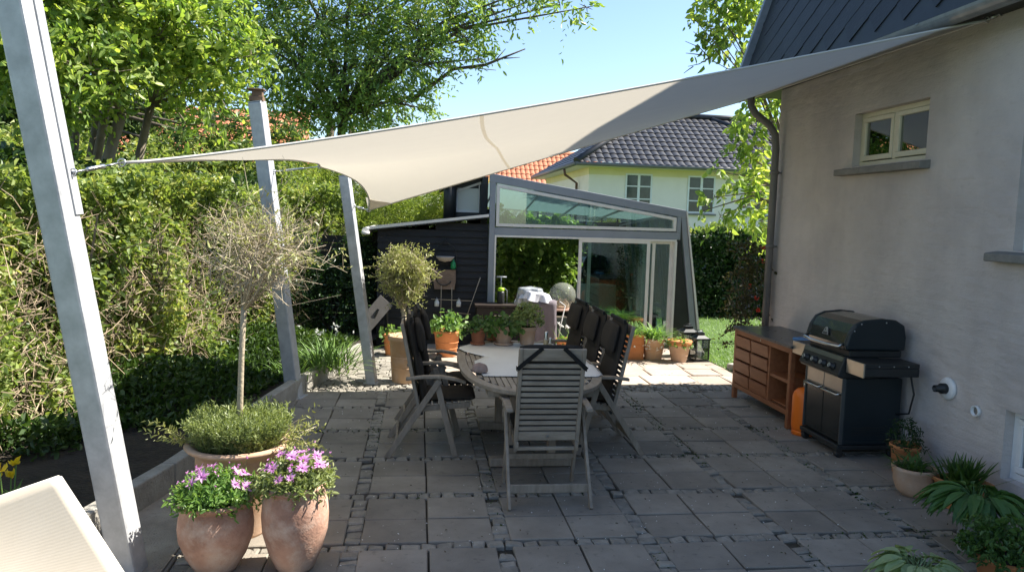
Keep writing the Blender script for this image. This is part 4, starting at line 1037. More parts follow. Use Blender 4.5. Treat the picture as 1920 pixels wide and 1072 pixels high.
for s in (-1, 1):
    m = MB(); a, b = (-W+.012, -.004) if s < 0 else (.004, W-.012)
    m.box(a, b, -.0, .02, .13, .545); d_ = G(m, 'door', BK, bevel=.005)
    m = MB(); m.box(a, b, -.004, .02, .552, .695); G(m, 'steel_panel', mk('brushed_panel', (.30, .28, .25), (.38, .36, .33), 5, .35, metal=.8), bevel=.003)
    m = MB(); m.tube([(a+.02, -.005, .56), (a+.03, -.04, .55), (b-.03, -.04, .55), (b-.02, -.005, .56)], .011, 10); G(m, 'door_handle', ST, d_)
for a in (-W, W-.012):
    m = MB(); m.box(a, a+.012, -.012, .02, .12, .70); G(m, 'trim', mk('grey_trim', (.10, .11, .11), None, 5, .4, metal=.5), bevel=.002)
# control panel, sloping
m = MB(); m.prism([(-.045, .705), (-.075, .735), (-.02, .885), (.30, .885), (.30, .705)], -W-.02, W+.02, 'x'); cp = G(m, 'control_panel', BM, bevel=.008)
m = MB(); m.beam((-W-.005, -.053, .720), (W+.005, -.053, .720), .02, .012, up=(0, -.2, 1)); m.prism([(-.040, .850), (-.026, .888), (.02, .890), (.02, .850)], -W-.01, W+.01, 'x'); G(m, 'panel_edge', mk('satin_edge', (.22, .22, .20), None, 5, .35, metal=.9))
pn = Vector((0, -.94, .345)).normalized()
for k in range(4):
    c = Vector((-.215+k*.143, -.058, .79)); m = MB(); m.M = Matrix.Translation(c) @ pn.to_track_quat('Z', 'Y').to_matrix().to_4x4()
    m.lathe([(.036, 0), (.034, .006), (.026, .01), (.024, .036), (.0001, .038)], 24); kn = G(m, 'control_knob', BM, cp)
    m = MB(); m.M = Matrix.Translation(c+pn*.037) @ pn.to_track_quat('Z', 'Y').to_matrix().to_4x4(); m.tube([(.016*math.cos(a), .016*math.sin(a), .002) for a in [2*math.pi*j/16 for j in range(17)]], .0035, 6, caps=False); m.box(-.004, .004, -.02, .02, .0, .008); G(m, 'knob_ring', ST, kn)
# firebox and hood
m = MB(); m.box(-W-.015, W+.015, .02, .50, .8865, .945); G(m, 'firebox', BM, bevel=.01)
hood = [(-.01, .95), (-.018, .99), (0.01, 1.09), (.06, 1.165), (.14, 1.20), (.30, 1.215), (.42, 1.205), (.50, 1.16), (.52, 1.06), (.515, .95)]
m = MB(); m.prism(hood, -W+.02, W-.02, 'x'); hd = G(m, 'hood', BK, bevel=.004); 
side = [(y*1.015-.004, .95+(z-.95)*1.03) for y, z in hood]
for s in (-1, 1):
    m = MB(); a, b = (-W-.03, -W+.019) if s < 0 else (W-.019, W+.03); m.prism(side, a, b, 'x'); e = G(m, 'hood_end', MT['cart'], hd, bevel=.014)
m = MB()
for (y, z) in ((.04, 1.12), (.10, 1.175), (.36, 1.195)): m.lathe([(.006, 0), (.006, .003), (.0001, .004)], 10); 
m = MB()
for (y, z) in ((.045, 1.115), (.105, 1.175), (.33, 1.19)):
    m.M = Matrix.Translation((W+.03, y, z)) @ Matrix.Rotation(math.pi/2, 4, 'Y'); m.lathe([(.007, 0), (.006, .003), (.0001, .005)], 10)
m.M = None; G(m, 'rivet', ST, hd)
m = MB(); m.tube([(-W+.02, -.02, 1.0), (-W+.025, -.06, .975), (-.12, -.075, .967), (.12, -.075, .967), (W-.025, -.06, .975), (W-.02, -.02, 1.0)], .013, 12); G(m, 'hood_handle', ST, hd)
# emblem: arch over a wedge-shaped band, in relief on the hood front
em = MB(); hn = Vector((0, -.96, .27)).normalized(); hc = Vector((-.02, .0, 1.065)); q4 = Matrix.Translation(Vector((-.01, -.012, 1.055))) @ Matrix(((1, 0, 0), (0, .27, -.96), (0, .96, .27))).to_4x4()
em.M = q4
em.tube([(.028*math.cos(a), .036*math.sin(a)+.008, .004) for a in [math.pi*k/12 for k in range(13)]], .0035, 6)
em.prism([(-.047, -.02), (.047, -.02), (.036, .010), (-.036, .010)], 0, .004, 'z'); em.prism([(-.010, .012), (.010, .012), (.005, .022), (.010, .032), (0, .040), (-.010, .032), (-.005, .022)], 0, .004, 'z')
em.M = None; G(em, 'emblem', mk('emblem_silver', (.42, .42, .40), None, 5, .4, metal=.4), hd)
em = MB(); em.M = q4
for k in range(6): em.box(-.034+k*.012, -.027+k*.012, -.014, .003, .004, .006)
em.tube([(-.041, -.017, .005), (.041, -.017, .005)], .0012, 4)
em.M = None; G(em, 'emblem_band', BM, hd)
for s in (-1, 1):
    a, b = (-W-.27, -W-.035) if s < 0 else (W+.035, W+.29)
    m = MB(); m.box(a, b, .0, .48, .845, .885); m.box(a if s < 0 else b-.02, (a+.02) if s < 0 else b, -.0, .48, .775, .845); sh = G(m, 'side_shelf', MT['blackmat'], bevel=.006)
    m = MB(); m.box(a+.002, b-.002, -.014, -.001, .765, .884); G(m, 'shelf_front', mk('worn_steel', (.46, .42, .34), (.56, .52, .44), 6, .3, metal=.75), sh, bevel=.003)
    if s > 0:
        m = MB()
        for k in range(3): m.M = Matrix.Translation((b, .12+k*.13, .862)) @ Matrix.Rotation(math.pi/2, 4, 'Y'); m.lathe([(.006, 0), (.006, .003), (.0001, .005)], 10)
        m.M = None; G(m, 'rivet', ST, sh)
m = MB(); m.tube([(W-.02, .5, .78), (W+.12, .53, .74), (W+.16, .54, .60), (W+.10, .55, .42), (W-.02, .5, .38)], .008, 8); G(m, 'hose', BM)
gb = thing('gas_bottle', 'orange gas bottle standing between the sideboard and the barbecue', 'gas bottle', (3.70, 6.63, .012))
m = MB(); m.lathe([(.085, .03), (.105, .05), (.112, .08), (.112, .36), (.10, .41), (.07, .44), (.025, .455), (.0001, .457)], 32); m.obj('body', MT['orange'], gb)
m = MB(); m.lathe([(.10, 0), (.104, 0), (.104, .035), (.1, .045), (.085, .045)], 32); m.obj('foot_ring', MT['orange'], gb)
m = MB(); m.tube([(0, 0, .45), (0, 0, .50)], .02, 10); m.tube([(-.0, -.035, .49), (0, .035, .49)], .011, 8); m.obj('valve', MT['steel'], gb)

# ================================================================== SUN LOUNGER, LANTERNS, ROCK
lo = thing('sun_lounger', 'cream sling sun lounger with its head raised at the lower left', 'lounger', (-1.75, 3.05, 0))
def at(px, py, Y):
    d = cF*FOC + cR*(px-960) - cU*(py-536); t = Y/d.y; return Vector((0, 0, CAM_H))+d*t
a0 = at(-160, 985, 3.30); a1 = at(108, 893, 3.25); b1_ = at(262, 1130, 2.85); b0_ = at(-60, 1260, 2.75)
vs = []; fs = []; K = 14
for i in range(K+1):
    for j in range(K+1):
        u, v = i/K, j/K; p = (a0.lerp(a1, u)).lerp(b0_.lerp(b1_, u), v); p.z -= .02*math.sin(math.pi*u)*math.sin(math.pi*v); vs.append(p)
for i in range(K):
    for j in range(K): fs.append((i*(K+1)+j, (i+1)*(K+1)+j, (i+1)*(K+1)+j+1, i*(K+1)+j+1))
def weave():
    m = mk('cream_sling', (.58, .49, .37), (.64, .55, .43), 3, .8, spec=.2); t = m.node_tree; N = t.nodes; Lk = t.links
    tc = N.new('ShaderNodeTexCoord'); w = N.new('ShaderNodeTexWave'); w.inputs['Scale'].default_value = 75; w.bands_direction = 'X'; Lk.new(tc.outputs['Object'], w.inputs[0])
    w2 = N.new('ShaderNodeTexWave'); w2.inputs['Scale'].default_value = 75; w2.bands_direction = 'Z'; Lk.new(tc.outputs['Object'], w2.inputs[0])
    ad = N.new('ShaderNodeMath'); Lk.new(w.outputs['Fac'], ad.inputs[0]); Lk.new(w2.outputs['Fac'], ad.inputs[1])
    bp = N.new('ShaderNodeBump'); bp.inputs['Strength'].default_value = .2; bp.inputs['Distance'].default_value = .001; Lk.new(ad.outputs[0], bp.inputs['Height']); Lk.new(bp.outputs[0], N['Principled BSDF'].inputs['Normal']); return m
m = MB(); m.add(vs, fs, True); o = m.obj('sling', weave(), lo, world=True); s_ = o.modifiers.new('thick', 'SOLIDIFY'); s_.thickness = .006
m = MB()
for p, q in ((a0, b0_), (a1, b1_), (a0, a1), (b0_, b1_)): m.tube([p+Vector((0, .012, -.012)), q+Vector((0, .012, -.012))], .014, 10)
m.obj('back_frame', mk('cream_tube', (.6, .58, .52), None, 5, .4), lo, world=True)
m = MB(); L0 = b0_+Vector((0, -.0, -.02)); L1 = b1_+Vector((0, 0, -.02)); m.tube([L0, L0+Vector((0, -1.2, 0))], .016, 10); m.tube([L1, L1+Vector((0, -1.2, 0))], .016, 10)
m.obj('seat_frame', mk('cream_tube', (.6, .58, .52), None, 5, .4), lo, world=True)
for L in (L0, L1):
    for dy in (-.05, -1.15):
        m = MB(); m.tube([L+Vector((0, dy, 0)), Vector((L.x, L.y+dy, 0.012))], .014, 10); m.obj('leg', mk('cream_tube', (.6, .58, .52), None, 5, .4), lo, world=True)
rs = random.Random(8); m = MB()
import mathutils
vs = []
for i in range(11):
    ph = math.pi*i/10
    for j in range(18):
        th = 2*math.pi*j/18; d = Vector((math.sin(ph)*math.cos(th), math.sin(ph)*math.sin(th), math.cos(ph)))
        k = 1+.35*mathutils.noise.noise(d*1.6+Vector((3, 1, 2)))+.12*mathutils.noise.noise(d*5); vs.append(Vector((d.x*.14*k, d.y*.13*k, d.z*.11*k+.08)))
fs = [(i*18+j, i*18+(j+1) % 18, (i+1)*18+(j+1) % 18, (i+1)*18+j) for i in range(10) for j in range(18)]
m.add(vs, fs); o = m.obj('boulder', MT['rock'], None); o.location = (-1.93, 4.30, .012); tag(o, 'rough grey boulder at the near end of the concrete edging', 'rock')

def lantern(loc, s, lab, rz):
    t = thing('lantern', lab, 'lantern', loc, rz, 'black garden lanterns')
    m = MB(); w = .10*s; h = .32*s
    m.box(-w-.015, w+.015, -w-.015, w+.015, 0, .02); m.box(-w, w, -w, w, .02, .035); m.obj('base', BM, t, bevel=.003)
    for a in (-1, 1):
        for b in (-1, 1): m = MB(); m.box(a*w-.008, a*w+.008, b*w-.008, b*w+.008, .035, h); m.obj('corner_post', BM, t)
    m = MB(); m.box(-w-.02, w+.02, -w-.02, w+.02, h, h+.02); m.add([(-w, -w, h+.02), (w, -w, h+.02), (w, w, h+.02), (-w, w, h+.02), (-w*.5, -w*.5, h+.06), (w*.5, -w*.5, h+.06), (w*.5, w*.5, h+.06), (-w*.5, w*.5, h+.06)], [(0, 1, 5, 4), (1, 2, 6, 5), (2, 3, 7, 6), (3, 0, 4, 7), (4, 5, 6, 7)])
    m.box(-w*.5, w*.5, -w*.5, w*.5, h+.06, h+.10); m.tube([(-w*.4, 0, h+.1), (-w*.4, 0, h+.13), (w*.4, 0, h+.13), (w*.4, 0, h+.1)], .006, 6); m.obj('lid', BM, t)
    m = MB()
    for (a, b, c, d) in ((-w, w, -w-.001, -w+.001), (-w, w, w-.001, w+.001), (-w-.001, -w+.001, -w, w), (w-.001, w+.001, -w, w)): m.box(a, b, c, d, .036, h-.001)
    m.obj('pane', glassmat('lantern_glass', (.9, .9, .9), .08), t)
    m = MB(); m.lathe([(.035, 0), (.035, .11), (.0001, .112)], 20, (0, 0, .036)); m.obj('candle', MT['whitepaint'], t)
lantern((4.07, 10.30, .01), 1.0, 'front black lantern with a candle at the edge of the lawn', .1)
lantern((4.02, 10.66, .01), 1.12, 'rear black lantern standing behind the other one', .05)
m = MB(); m.box(-.5, .5, -.06, .06, 0, .10); o = m.obj('kerb_stone', MT['concrete'], None, bevel=.015); o.location = (4.55, 9.35, -.02); o.rotation_euler = (0, 0, R_(-62)); tag(o, 'rough kerb stone between flagstones and lawn behind the sideboard', 'kerb')

# ================================================================== BITS BY THE SHED AND GREENHOUSE
rk = thing('wall_planter', 'arched wrought-iron planter with bowl hanging on the black shed wall', 'planter', (.40, GY+.03, .86))
m = MB(); a = [(-.165, -.02, 0), (-.17, -.02, .55)] + [(.17*math.cos(t), -.02, .55+.17*math.sin(t)) for t in [math.pi-math.pi*k/14 for k in range(15)]] + [(.17, -.02, 0)]
m.tube(a, .007, 6); 
for z in (.16, .40): m.tube([(-.2, -.02, z), (.2, -.02, z)], .005, 6)
m.tube([(-.05, -.02, .70), (0, -.02, .80), (.05, -.02, .70)], .006, 6); m.tube([(-.02, -.02, .7), (-.03, -.02, .8)], .005, 5); m.tube([(.02, -.02, .7), (.035, -.02, .8)], .005, 5); m.obj('iron_frame', BM, rk)
m = MB(); m.lathe([(.0001, 0), (.09, .02), (.135, .07), (.14, .085), (.13, .085), (.08, .03), (.0001, .015)], 24, (0, -.10, .44)); m.obj('bowl', mk('weathered_shell', (.34, .30, .27), (.46, .42, .38), 12, .9, bump=.2), rk)
m = MB(); poly = [(-.15, .02), (.15, .02), (.17, .14), (.165, .32), (-.165, .32), (-.17, .14)]; m.prism(poly, -.05, -.028, 'y')
for k in range(4): m.box(-.12, .12, -.056, -.05, .08+k*.05, .095+k*.05)
m.obj('wooden_disc', mk('old_board', (.17, .125, .10), (.26, .19, .15), 9, .9, bump=.3), rk, bevel=.006)
m = MB(); m.tube([(.12*math.cos(t)-.01, -.065, .20+.12*math.sin(t)) for t in [1.6+4.2*k/14 for k in range(15)]], .008, 6); m.obj('iron_ring', BM, rk)
m = MB(); m.lathe([(.035, 0), (.04, .02), (.04, .08), (.015, .12), (.015, .14)], 16, (.125, -.08, .34)); m.obj('green_bottle', mk('green_bottle', (.01, .22, .08), None, 5, .2), rk)
tr = thing('trellis', 'loose bamboo cane trellis leaning on the black shed wall above the pots', 'trellis', (.62, GY-.12, .02))
m = MB(); sticks = [((-.42, 0, .72), (.20, 0, .70)), ((-.2, 0, .53), (.18, -.02, .50)), ((-.05, 0, .30), (.12, 0, .30)), ((-.04, 0, .16), (.12, 0, .155)), ((-.02, .03, .0), (.32, .04, 1.06)), ((-.27, .03, 0), (-.27, .03, .92)), ((-.1, .03, 0), (-.11, .03, .90)), ((.28, 0, .05), (.46, .03, .70)), ((-.55, .02, 0), (-.55, .02, .66)), ((.3, 0, .66), (.42, 0, .655))]
for p, q in sticks: m.tube([p, q], .006, 6)
m.obj('canes', mk('bamboo', (.34, .28, .20), (.46, .38, .28), 9, .8), tr)
for i, (x, lab) in enumerate(((.285, 'left small clear jar hanging from the cane trellis'), (.615, 'right small clear jar hanging from the cane trellis'))):
    t = thing('hanging_jar', lab, 'jar', (x, GY-.16, .635), 0, 'jars on the trellis')
    m = MB(); m.lathe([(.0001, 0), (.036, .003), (.036, .07), (.022, .09), (.022, .10)], 18); m.obj('glass', mk('pale_jar', (.5, .55, .6), (.62, .66, .7), 5, .15), t)
    m = MB(); m.tube([(0, 0, .1), (0, .01, .135)], .003, 5); m.lathe([(.024, .095), (.024, .11), (.0001, .112)], 14); m.obj('lid', MT['steel'], t)
bn = thing('potting_bench', 'dark stained timber potting bench in front of the glasshouse opening', 'bench', (1.42, 11.12, .01))
m = MB(); m.box(-.58, .58, -.2, .19, .66, .695); m.obj('bench_top', mk('dark_wood', (.018, .012, .009), (.035, .022, .016), 6, .6, stretch=(1, 8, 8)), bn, bevel=.004)
m = MB()
for k in range(5): m.box(-.55, .55, -.17+.002*(k % 2), -.15, .04+k*.124, .155+k*.124)
m.obj('front_boards', mk('dark_wood_front', (.012, .009, .008), (.022, .016, .013), 6, .7, stretch=(1, 8, 8)), bn, bevel=.003)
for x in (-.55, .51):
    m = MB(); m.box(x, x+.05, -.145, .17, 0, .659); m.obj('leg', MT['blackwood'], bn)
# small things on the bench
t = thing('garden_sprayer', 'black garden sprayer with lime green collar on the dark bench', 'sprayer', (1.24, 11.12, .707))
m = MB(); m.lathe([(.05, 0), (.055, .02), (.055, .16), (.045, .19)], 20); m.obj('tank', BM, t)
m = MB(); m.lathe([(.047, .19), (.05, .20), (.05, .235), (.03, .24)], 20); m.obj('collar', mk('lime_plastic', (.35, .6, .02), None, 5, .4), t)
m = MB(); m.tube([(0, 0, .24), (0, 0, .40)], .01, 8); m.tube([(-.07, 0, .40), (.08, 0, .40)], .011, 8); m.tube([(.045, 0, .24), (.09, 0, .2), (.095, 0, .0)], .005, 6); m.obj('pump', MT['bluegrey'], t)
t = thing('small_lantern', 'tiny white tealight holder on the dark bench', 'candle holder', (1.47, 11.02, .707))
m = MB(); m.tube([(-.028, 0, 0), (-.028, 0, .05), (-.015, 0, .07), (.015, 0, .07), (.028, 0, .05), (.028, 0, 0)], .010, 8); m.box(-.02, .02, -.015, .015, 0, .012); m.obj('holder', MT['whitepaint'], t)
# draped furniture / covered barbecue
def drape(w, d, h, seed, flare=.06, topr=.1, n=72, rows=16, fold=.02):
    rgn = random.Random(seed); ph = [rgn.random()*6 for _ in range(5)]; vs = []; fs = []
    for i in range(rows+1):
        v = i/rows; z = h*(1-v)
        for j in range(n):
            t = 2*math.pi*j/n; ct, st = math.cos(t), math.sin(t); q = (abs(ct)**4+abs(st)**4)**(-.25)
            f = 1+flare*v + fold/(w)*v**.7*(math.sin(7*t+ph[0])+.6*math.sin(13*t+ph[1]+v))
            vs.append((w*q*ct*f, d*q*st*f, z+.01*math.sin(5*t+ph[2])*v))
    for i in range(rows):
        for j in range(n): fs.append((i*n+j, i*n+(j+1) % n, (i+1)*n+(j+1) % n, (i+1)*n+j))
    vv = [(0, 0, h+.03)]; b = len(vs)
    for r_ in (.45, .8):
        for j in range(n):
            x, y, z = vs[j]; vv.append((x*r_, y*r_, h+.03*(1-r_)))
    o = vs+vv
    for j in range(n):
        k = (j+1) % n; fs.append((b, b+1+j, b+1+k)); fs.append((b+1+j, b+1+n+j, b+1+n+k, b+1+k)); fs.append((b+1+n+j, j, k, b+1+n+k))
    return o, fs
cv = thing('covered_barbecue', 'kettle barbecue wrapped in a mauve grey cover with a white sheet on top', 'covered barbecue', (1.80, 10.72, .01))
v_, f_ = drape(.21, .2, .80, 4); m = MB(); m.add(v_, f_, True); m.obj('mauve_cover', mk('mauve_cloth', (.10, .085, .10), (.155, .13, .15), 5, .8, bump=.1, bscale=30), cv)
v_, f_ = drape(.18, .15, .12, 9, flare=.25, rows=6, fold=.03); m = MB(); m.M = Matrix.Translation((-.10, -.03, .80)) @ Matrix.Rotation(.16, 4, 'Y'); m.add(v_, f_, True); m.obj('white_sheet', mk('white_sheet', (.55, .56, .62), (.68, .68, .72), 4, .6), cv)
v_, f_ = drape(.17, .15, .25, 12, flare=.05, rows=8, fold=.03); m = MB(); m.M = Matrix.Translation((-.17, .03, .72)); m.add(v_, f_, True); m.obj('plastic_wrap', mk('clear_wrap', (.16, .17, .19), (.50, .54, .58), 9, .12, bump=.8, bscale=14), cv)
m = MB(); m.tube([(.24, -.14, .80), (.33, -.1, .74), (.28, -.12, .5), (.23, -.16, .25)], .008, 6); m.obj('cord', MT['whitepaint'], cv)
st = thing('serving_table', 'small table with a pinkish top inside the glasshouse opening', 'table', (2.33, 11.05, .01))
m = MB(); m.box(-.34, .16, -.22, .22, .625, .65); m.obj('tabletop', mk('pinkish_top', (.42, .27, .21), (.5, .33, .26), 5, .5), st, bevel=.004)
for (x, y) in ((-.32, -.2), (.12, -.2), (-.32, .17), (.12, .17)):
    m = MB(); m.box(x, x+.03, y, y+.03, 0, .624); m.obj('leg', BM, st)
t = thing('glass_globe', 'large clear glass globe on the small table', 'globe', (2.17, 11.05, .665))
m = MB(); m.lathe([(.08, 0), (.14, .035), (.19, .10), (.205, .18), (.19, .27), (.13, .345), (.06, .378), (.0001, .385)], 40)
def globe():
    mm = bpy.data.materials.new('seeded_glass'); mm.use_nodes = True; N = mm.node_tree.nodes; b = N['Principled BSDF']
    b.inputs['Base Color'].default_value = (.42, .45, .38, 1); b.inputs['Roughness'].default_value = .05; b.inputs['Alpha'].default_value = .30
    return mm
m.obj('glass_ball', globe(), t)
m = MB(); m.lathe([(.075, -.005), (.09, 0.0), (.075, .02)], 30); m.obj('base_ring', TC['pale'], t)
m = MB(); m.tube([(.09*math.cos(a), .09*math.sin(a), .06+.03*math.sin(3*a)) for a in [2*math.pi*k/30 for k in range(31)]], .01, 6, caps=False); m.tube([(.06*math.cos(a), .06*math.sin(a), .10+.03*math.sin(4*a)) for a in [2*math.pi*k/30 for k in range(31)]], .008, 6, caps=False); m.obj('dried_wreath', MT['twig'], t)
ac = thing('covered_armchair', 'armchair under a pale green dust sheet seen through the sliding door', 'armchair', (3.05, 12.3, .012))
v_, f_ = drape(.36, .34, .46, 21, flare=.05); m = MB(); m.add(v_, f_, True); v_, f_ = drape(.34, .12, .88, 23, flare=.05); m.M = Matrix.Translation((0, .26, 0)); m.add(v_, f_, True); m.M = None
m.obj('dust_sheet', mk('pale_green_sheet', (.36, .42, .36), (.46, .52, .45), 4, .9), ac)
bx = thing('dark_planter_box', 'low dark box on the glasshouse floor behind the sliding door', 'box', (3.55, 12.0, .012))
m = MB(); m.box(-.35, .35, -.2, .2, 0, .45); m.box(-.37, .37, -.22, .22, .452, .48); m.obj('crate', MT['blackwood'], bx, bevel=.01)
# leaning folded tabletop left of the shed
lt = thing('folded_table', 'grey folded garden table leaning in the shade between post and shed', 'folded table', (-.62, 10.9, .01))
m = MB(); m.beam((-.16, .05, .34), (.16, .2, .72), .24, .035, up=(.5, -1, .4)); m.obj('tabletop', mk('grey_board', (.07, .065, .06), (.11, .105, .10), 6, .8), lt, bevel=.004)
m = MB(); m.beam((-.22, .1, 0), (.05, .12, .60), .04, .03); m.beam((.2, .22, 0), (.16, .2, .66), .04, .03); m.obj('leg', BM, lt)
tbm = thing('timber_beam', 'sunlit timber roof edge poking out behind the left hedge', 'beam', (-4.0, 12.6, 2.3))
m = MB(); m.beam((-.35, 0, .32), (.75, 0, .17), .16, .05); m.box(-.3, .7, .05, .12, -2.3, .15); m.obj('board', mk('fresh_timber', (.40, .27, .15), (.5, .36, .22), 6, .8), tbm)
# ================================================================== PLANTS
def atz(px, py, z):
    d = cF*FOC + cR*(px-960) - cU*(py-536); t = (z-CAM_H)/d.z; return Vector((0, 0, CAM_H))+d*t
def sph(n, r=1.0, shell=.0):
    v = unit(rg.normal(size=(n, 3))); rr = (shell+(1-shell)*rg.random(n)**(1/3))[:, None]; return v*rr*np.asarray(r)

def tree(name, label, cat, base, fork, clumps, leaf, bark, nspray, k, size, L, trad, aspect=.45, droop=.35, group=None, ntw=40, stems=1, out=.55):
    t = thing(name, label, cat, base, 0, group); base = Vector(base); fork = Vector(fork)
    m = MB(); T = []
    forks = []
    for s_ in range(stems):
        o = Vector((rnd.uniform(-.25, .25), rnd.uniform(-.2, .2), 0)) if stems > 1 else Vector((0, 0, 0))
        f = fork + (Vector((rnd.uniform(-.9, .9), rnd.uniform(-.5, .5), rnd.uniform(-.3, .4))) if stems > 1 else Vector((0, 0, 0)))
        r = trad*(1 if stems == 1 else rnd.uniform(.5, .8))
        pts = [base+o, base.lerp(f, .35)+o*.8+Vector((rnd.uniform(-.08, .08), rnd.uniform(-.08, .08), 0)), base.lerp(f, .7)+o*.4+Vector((rnd.uniform(-.1, .1), rnd.uniform(-.1, .1), 0)), f]
        m.tube([tuple(p-base) for p in pts], [r*1.3, r, r*.85, r*.7], 10); forks.append((f, r*.7))
    m.obj('trunk', bark, t)
    m = MB(); st = []; dr = []; tA = []; tB = []
    for (c, r) in clumps:
        c = Vector(c); f, fr = min(forks, key=lambda q: (q[0]-c).length)
        mid = f.lerp(c, .5)+Vector((rnd.uniform(-.15, .15), rnd.uniform(-.15, .15), .12*(c-f).length))
        m.tube([tuple(f-base), tuple(mid-base), tuple(c-base)], [fr*.55, fr*.35, fr*.12], 6)
        n = int(nspray*(r**2)/.5)
        P = sph(n, (r, r, r*.8), .15); C_ = np.array(tuple(c-base))
        st.append(P+C_); d = P*out/r + rg.normal(size=(n, 3))*.45 + (C_/np.linalg.norm(C_))*.1; d[:, 2] += .05; dr.append(d)
        nt_ = max(6, int(ntw*min(1, (r/.7)**2))); q = sph(nt_, (r, r, r*.8), .5); tA.append(np.repeat(C_[None], nt_, 0)+q*.12); tB.append(C_+q)
    tV = rays3(rg, np.concatenate(tA), np.concatenate(tB), trad*.07, .004, .10)
    m.obj('branch', bark, t)
    npmesh('twig', *tV, bark, t)
    V, F = sprays(np.concatenate(st), np.concatenate(dr), L, k, size, aspect, rg, droop=droop)
    npmesh('crown', V, F, leaf, t)
    return t
def C(px, py, Y, r): return (at(px, py, Y), r)

# --- big leafy tree, left
cl1 = [C(20, 20, 8.4, .55), C(110, 10, 8.8, .6), C(210, 0, 8.6, .6), C(310, 10, 9, .6), C(390, 50, 9, .5), C(90, 95, 8.2, .5), C(170, 130, 8.2, .48), C(270, 80, 9, .6),
       C(345, 120, 9.2, .45), C(420, 115, 9.2, .33), C(470, 105, 9.0, .24), C(130, 185, 8.5, .34), C(270, 160, 9.6, .30), C(60, 150, 9, .4), C(400, 175, 9.4, .25), C(20, -110, 8.6, .8), C(180, -120, 9, .9), C(340, -110, 9.2, .8),
       C(350, 235, 9.6, .2), C(-60, 60, 8.6, .6)]
tree('big_leaf_tree', 'multi-stemmed tree with big bright yellow-green leaves behind the left hedge', 'tree', (-4.05, 9.5, 0), (-4.0, 9.3, 3.2), cl1, LF['maple'], MT['bark'], 190, 9, .082, .34, .12, aspect=.55, stems=7, ntw=26, droop=.5)
cl1b = [C(400, 245, 13, .34), C(470, 232, 13.5, .30), C(520, 262, 14, .30), C(360, 285, 12.8, .3), C(445, 275, 13, .25), C(20, 260, 13.5, .9), C(110, 230, 14, 1.0), C(200, 270, 14, .9), C(60, 130, 14, 1.2), C(180, 130, 14.5, 1.2), C(280, 150, 15, 1.0), C(-80, 180, 13.5, 1.3), C(280, 240, 14.5, .6), C(60, 0, 15, 1.3), C(240, 10, 15.5, 1.3)]
tree('dark_leafy_tree', 'darker dense tree standing behind the yellow-green one at far left', 'tree', (-8, 14, 0), (-7.6, 14, 3.0), cl1b, LF['ash'], MT['barkdark'], 150, 9, .11, .45, .16, ntw=20)
# --- tall open tree, centre
cl2 = [C(470, 70, 16, .75), C(530, 20, 16.5, .9), C(610, 40, 16, 1.0), C(700, 30, 16, .95), C(780, 50, 15.6, .8), C(850, 30, 15.4, .7), C(560, 110, 16, .8), C(640, 130, 16, .95), C(720, 120, 15.6, .85), C(795, 120, 15.2, .55),
       C(870, 75, 15.2, .5), C(600, 195, 16.4, .7), C(680, 200, 16, .75), C(750, 185, 16, .6), C(505, 165, 16.6, .5), C(560, 215, 16.6, .45), C(640, 235, 16.4, .5), C(430, 20, 17, .5), C(920, 15, 15, .38), C(900, 110, 15, .20), C(990, 5, 14.6, .32), C(1050, 8, 14.4, .26), C(1100, 14, 14.3, .17), C(1020, -30, 14.6, .5),
       C(440, 130, 16.4, .4), C(415, 195, 16.4, .35), C(540, -80, 16, 1.1), C(680, -90, 16, 1.2), C(830, -70, 15.5, 1.0), C(730, 225, 16.2, .35), C(800, 205, 15.8, .25)]
tree('tall_ash_tree', 'tall airy tree with drooping leaf sprays against the sky above the sail', 'tree', (-1.9, 17, 0), (-1.75, 16.6, 4.0), cl2, LF['ashlit'], MT['barkdark'], 76, 11, .115, .52, .17, aspect=.36, ntw=46, droop=.55, stems=3)
sn = thing('bare_branch', 'bare forked branch reaching right from the tall tree above the sail', 'branch', at(800, 165, 15.6))
m = MB(); P = [at(770, 190, 15.8), at(850, 130, 15.4), at(910, 122, 15.2), at(985, 92, 15)]; m.tube([tuple(p-sn.location) for p in P], [.05, .035, .03, .012], 6)
for (a, b) in ((at(925, 118, 15.2), at(948, 92, 15.2)), (at(945, 110, 15.1), at(975, 108, 15.1)), (at(880, 127, 15.3), at(930, 132, 15.3)), (at(800, 175, 15.6), at(855, 108, 15.5))): m.tube([tuple(a-sn.location), tuple(b-sn.location)], [.016, .006], 5)
m.obj('limb', MT['barkdark'], sn)
# --- tree beyond the house corner, right
cl3 = [C(1345, 10, 12.5, .38), C(1400, 20, 12.6, .42), C(1370, 75, 12.4, .30), C(1410, 110, 12.5, .25), C(1340, 60, 12.3, .2), C(1305, 40, 12.3, .12), C(1400, 225, 12, .28), C(1420, 280, 12, .26), C(1375, 275, 12, .16), C(1415, 340, 11.8, .26), C(1365, 345, 11.6, .14), C(1340, 370, 11.5, .12), C(1390, 390, 11.6, .22),
       C(1425, 415, 11.8, .28), C(1320, 395, 11.5, .08), C(1350, 405, 11.5, .10), C(1385, -40, 12.6, .5), C(1440, 180, 12.3, .4), C(1450, 330, 12.3, .4), C(1345, 322, 11.6, .09)]
tree('cherry_tree', 'young tree with large lime leaves beside the corner of the rendered house', 'tree', (6.75, 12.4, 0), (6.7, 12.3, 2.2), cl3, LF['maple'], MT['bark'], 130, 6, .13, .22, .07, aspect=.55, ntw=22, droop=1.2, stems=1)
tw = thing('bare_twigs', 'thin bare twigs of a shrub against the sky left of the slate roof', 'branch', at(1380, 140, 12.3))
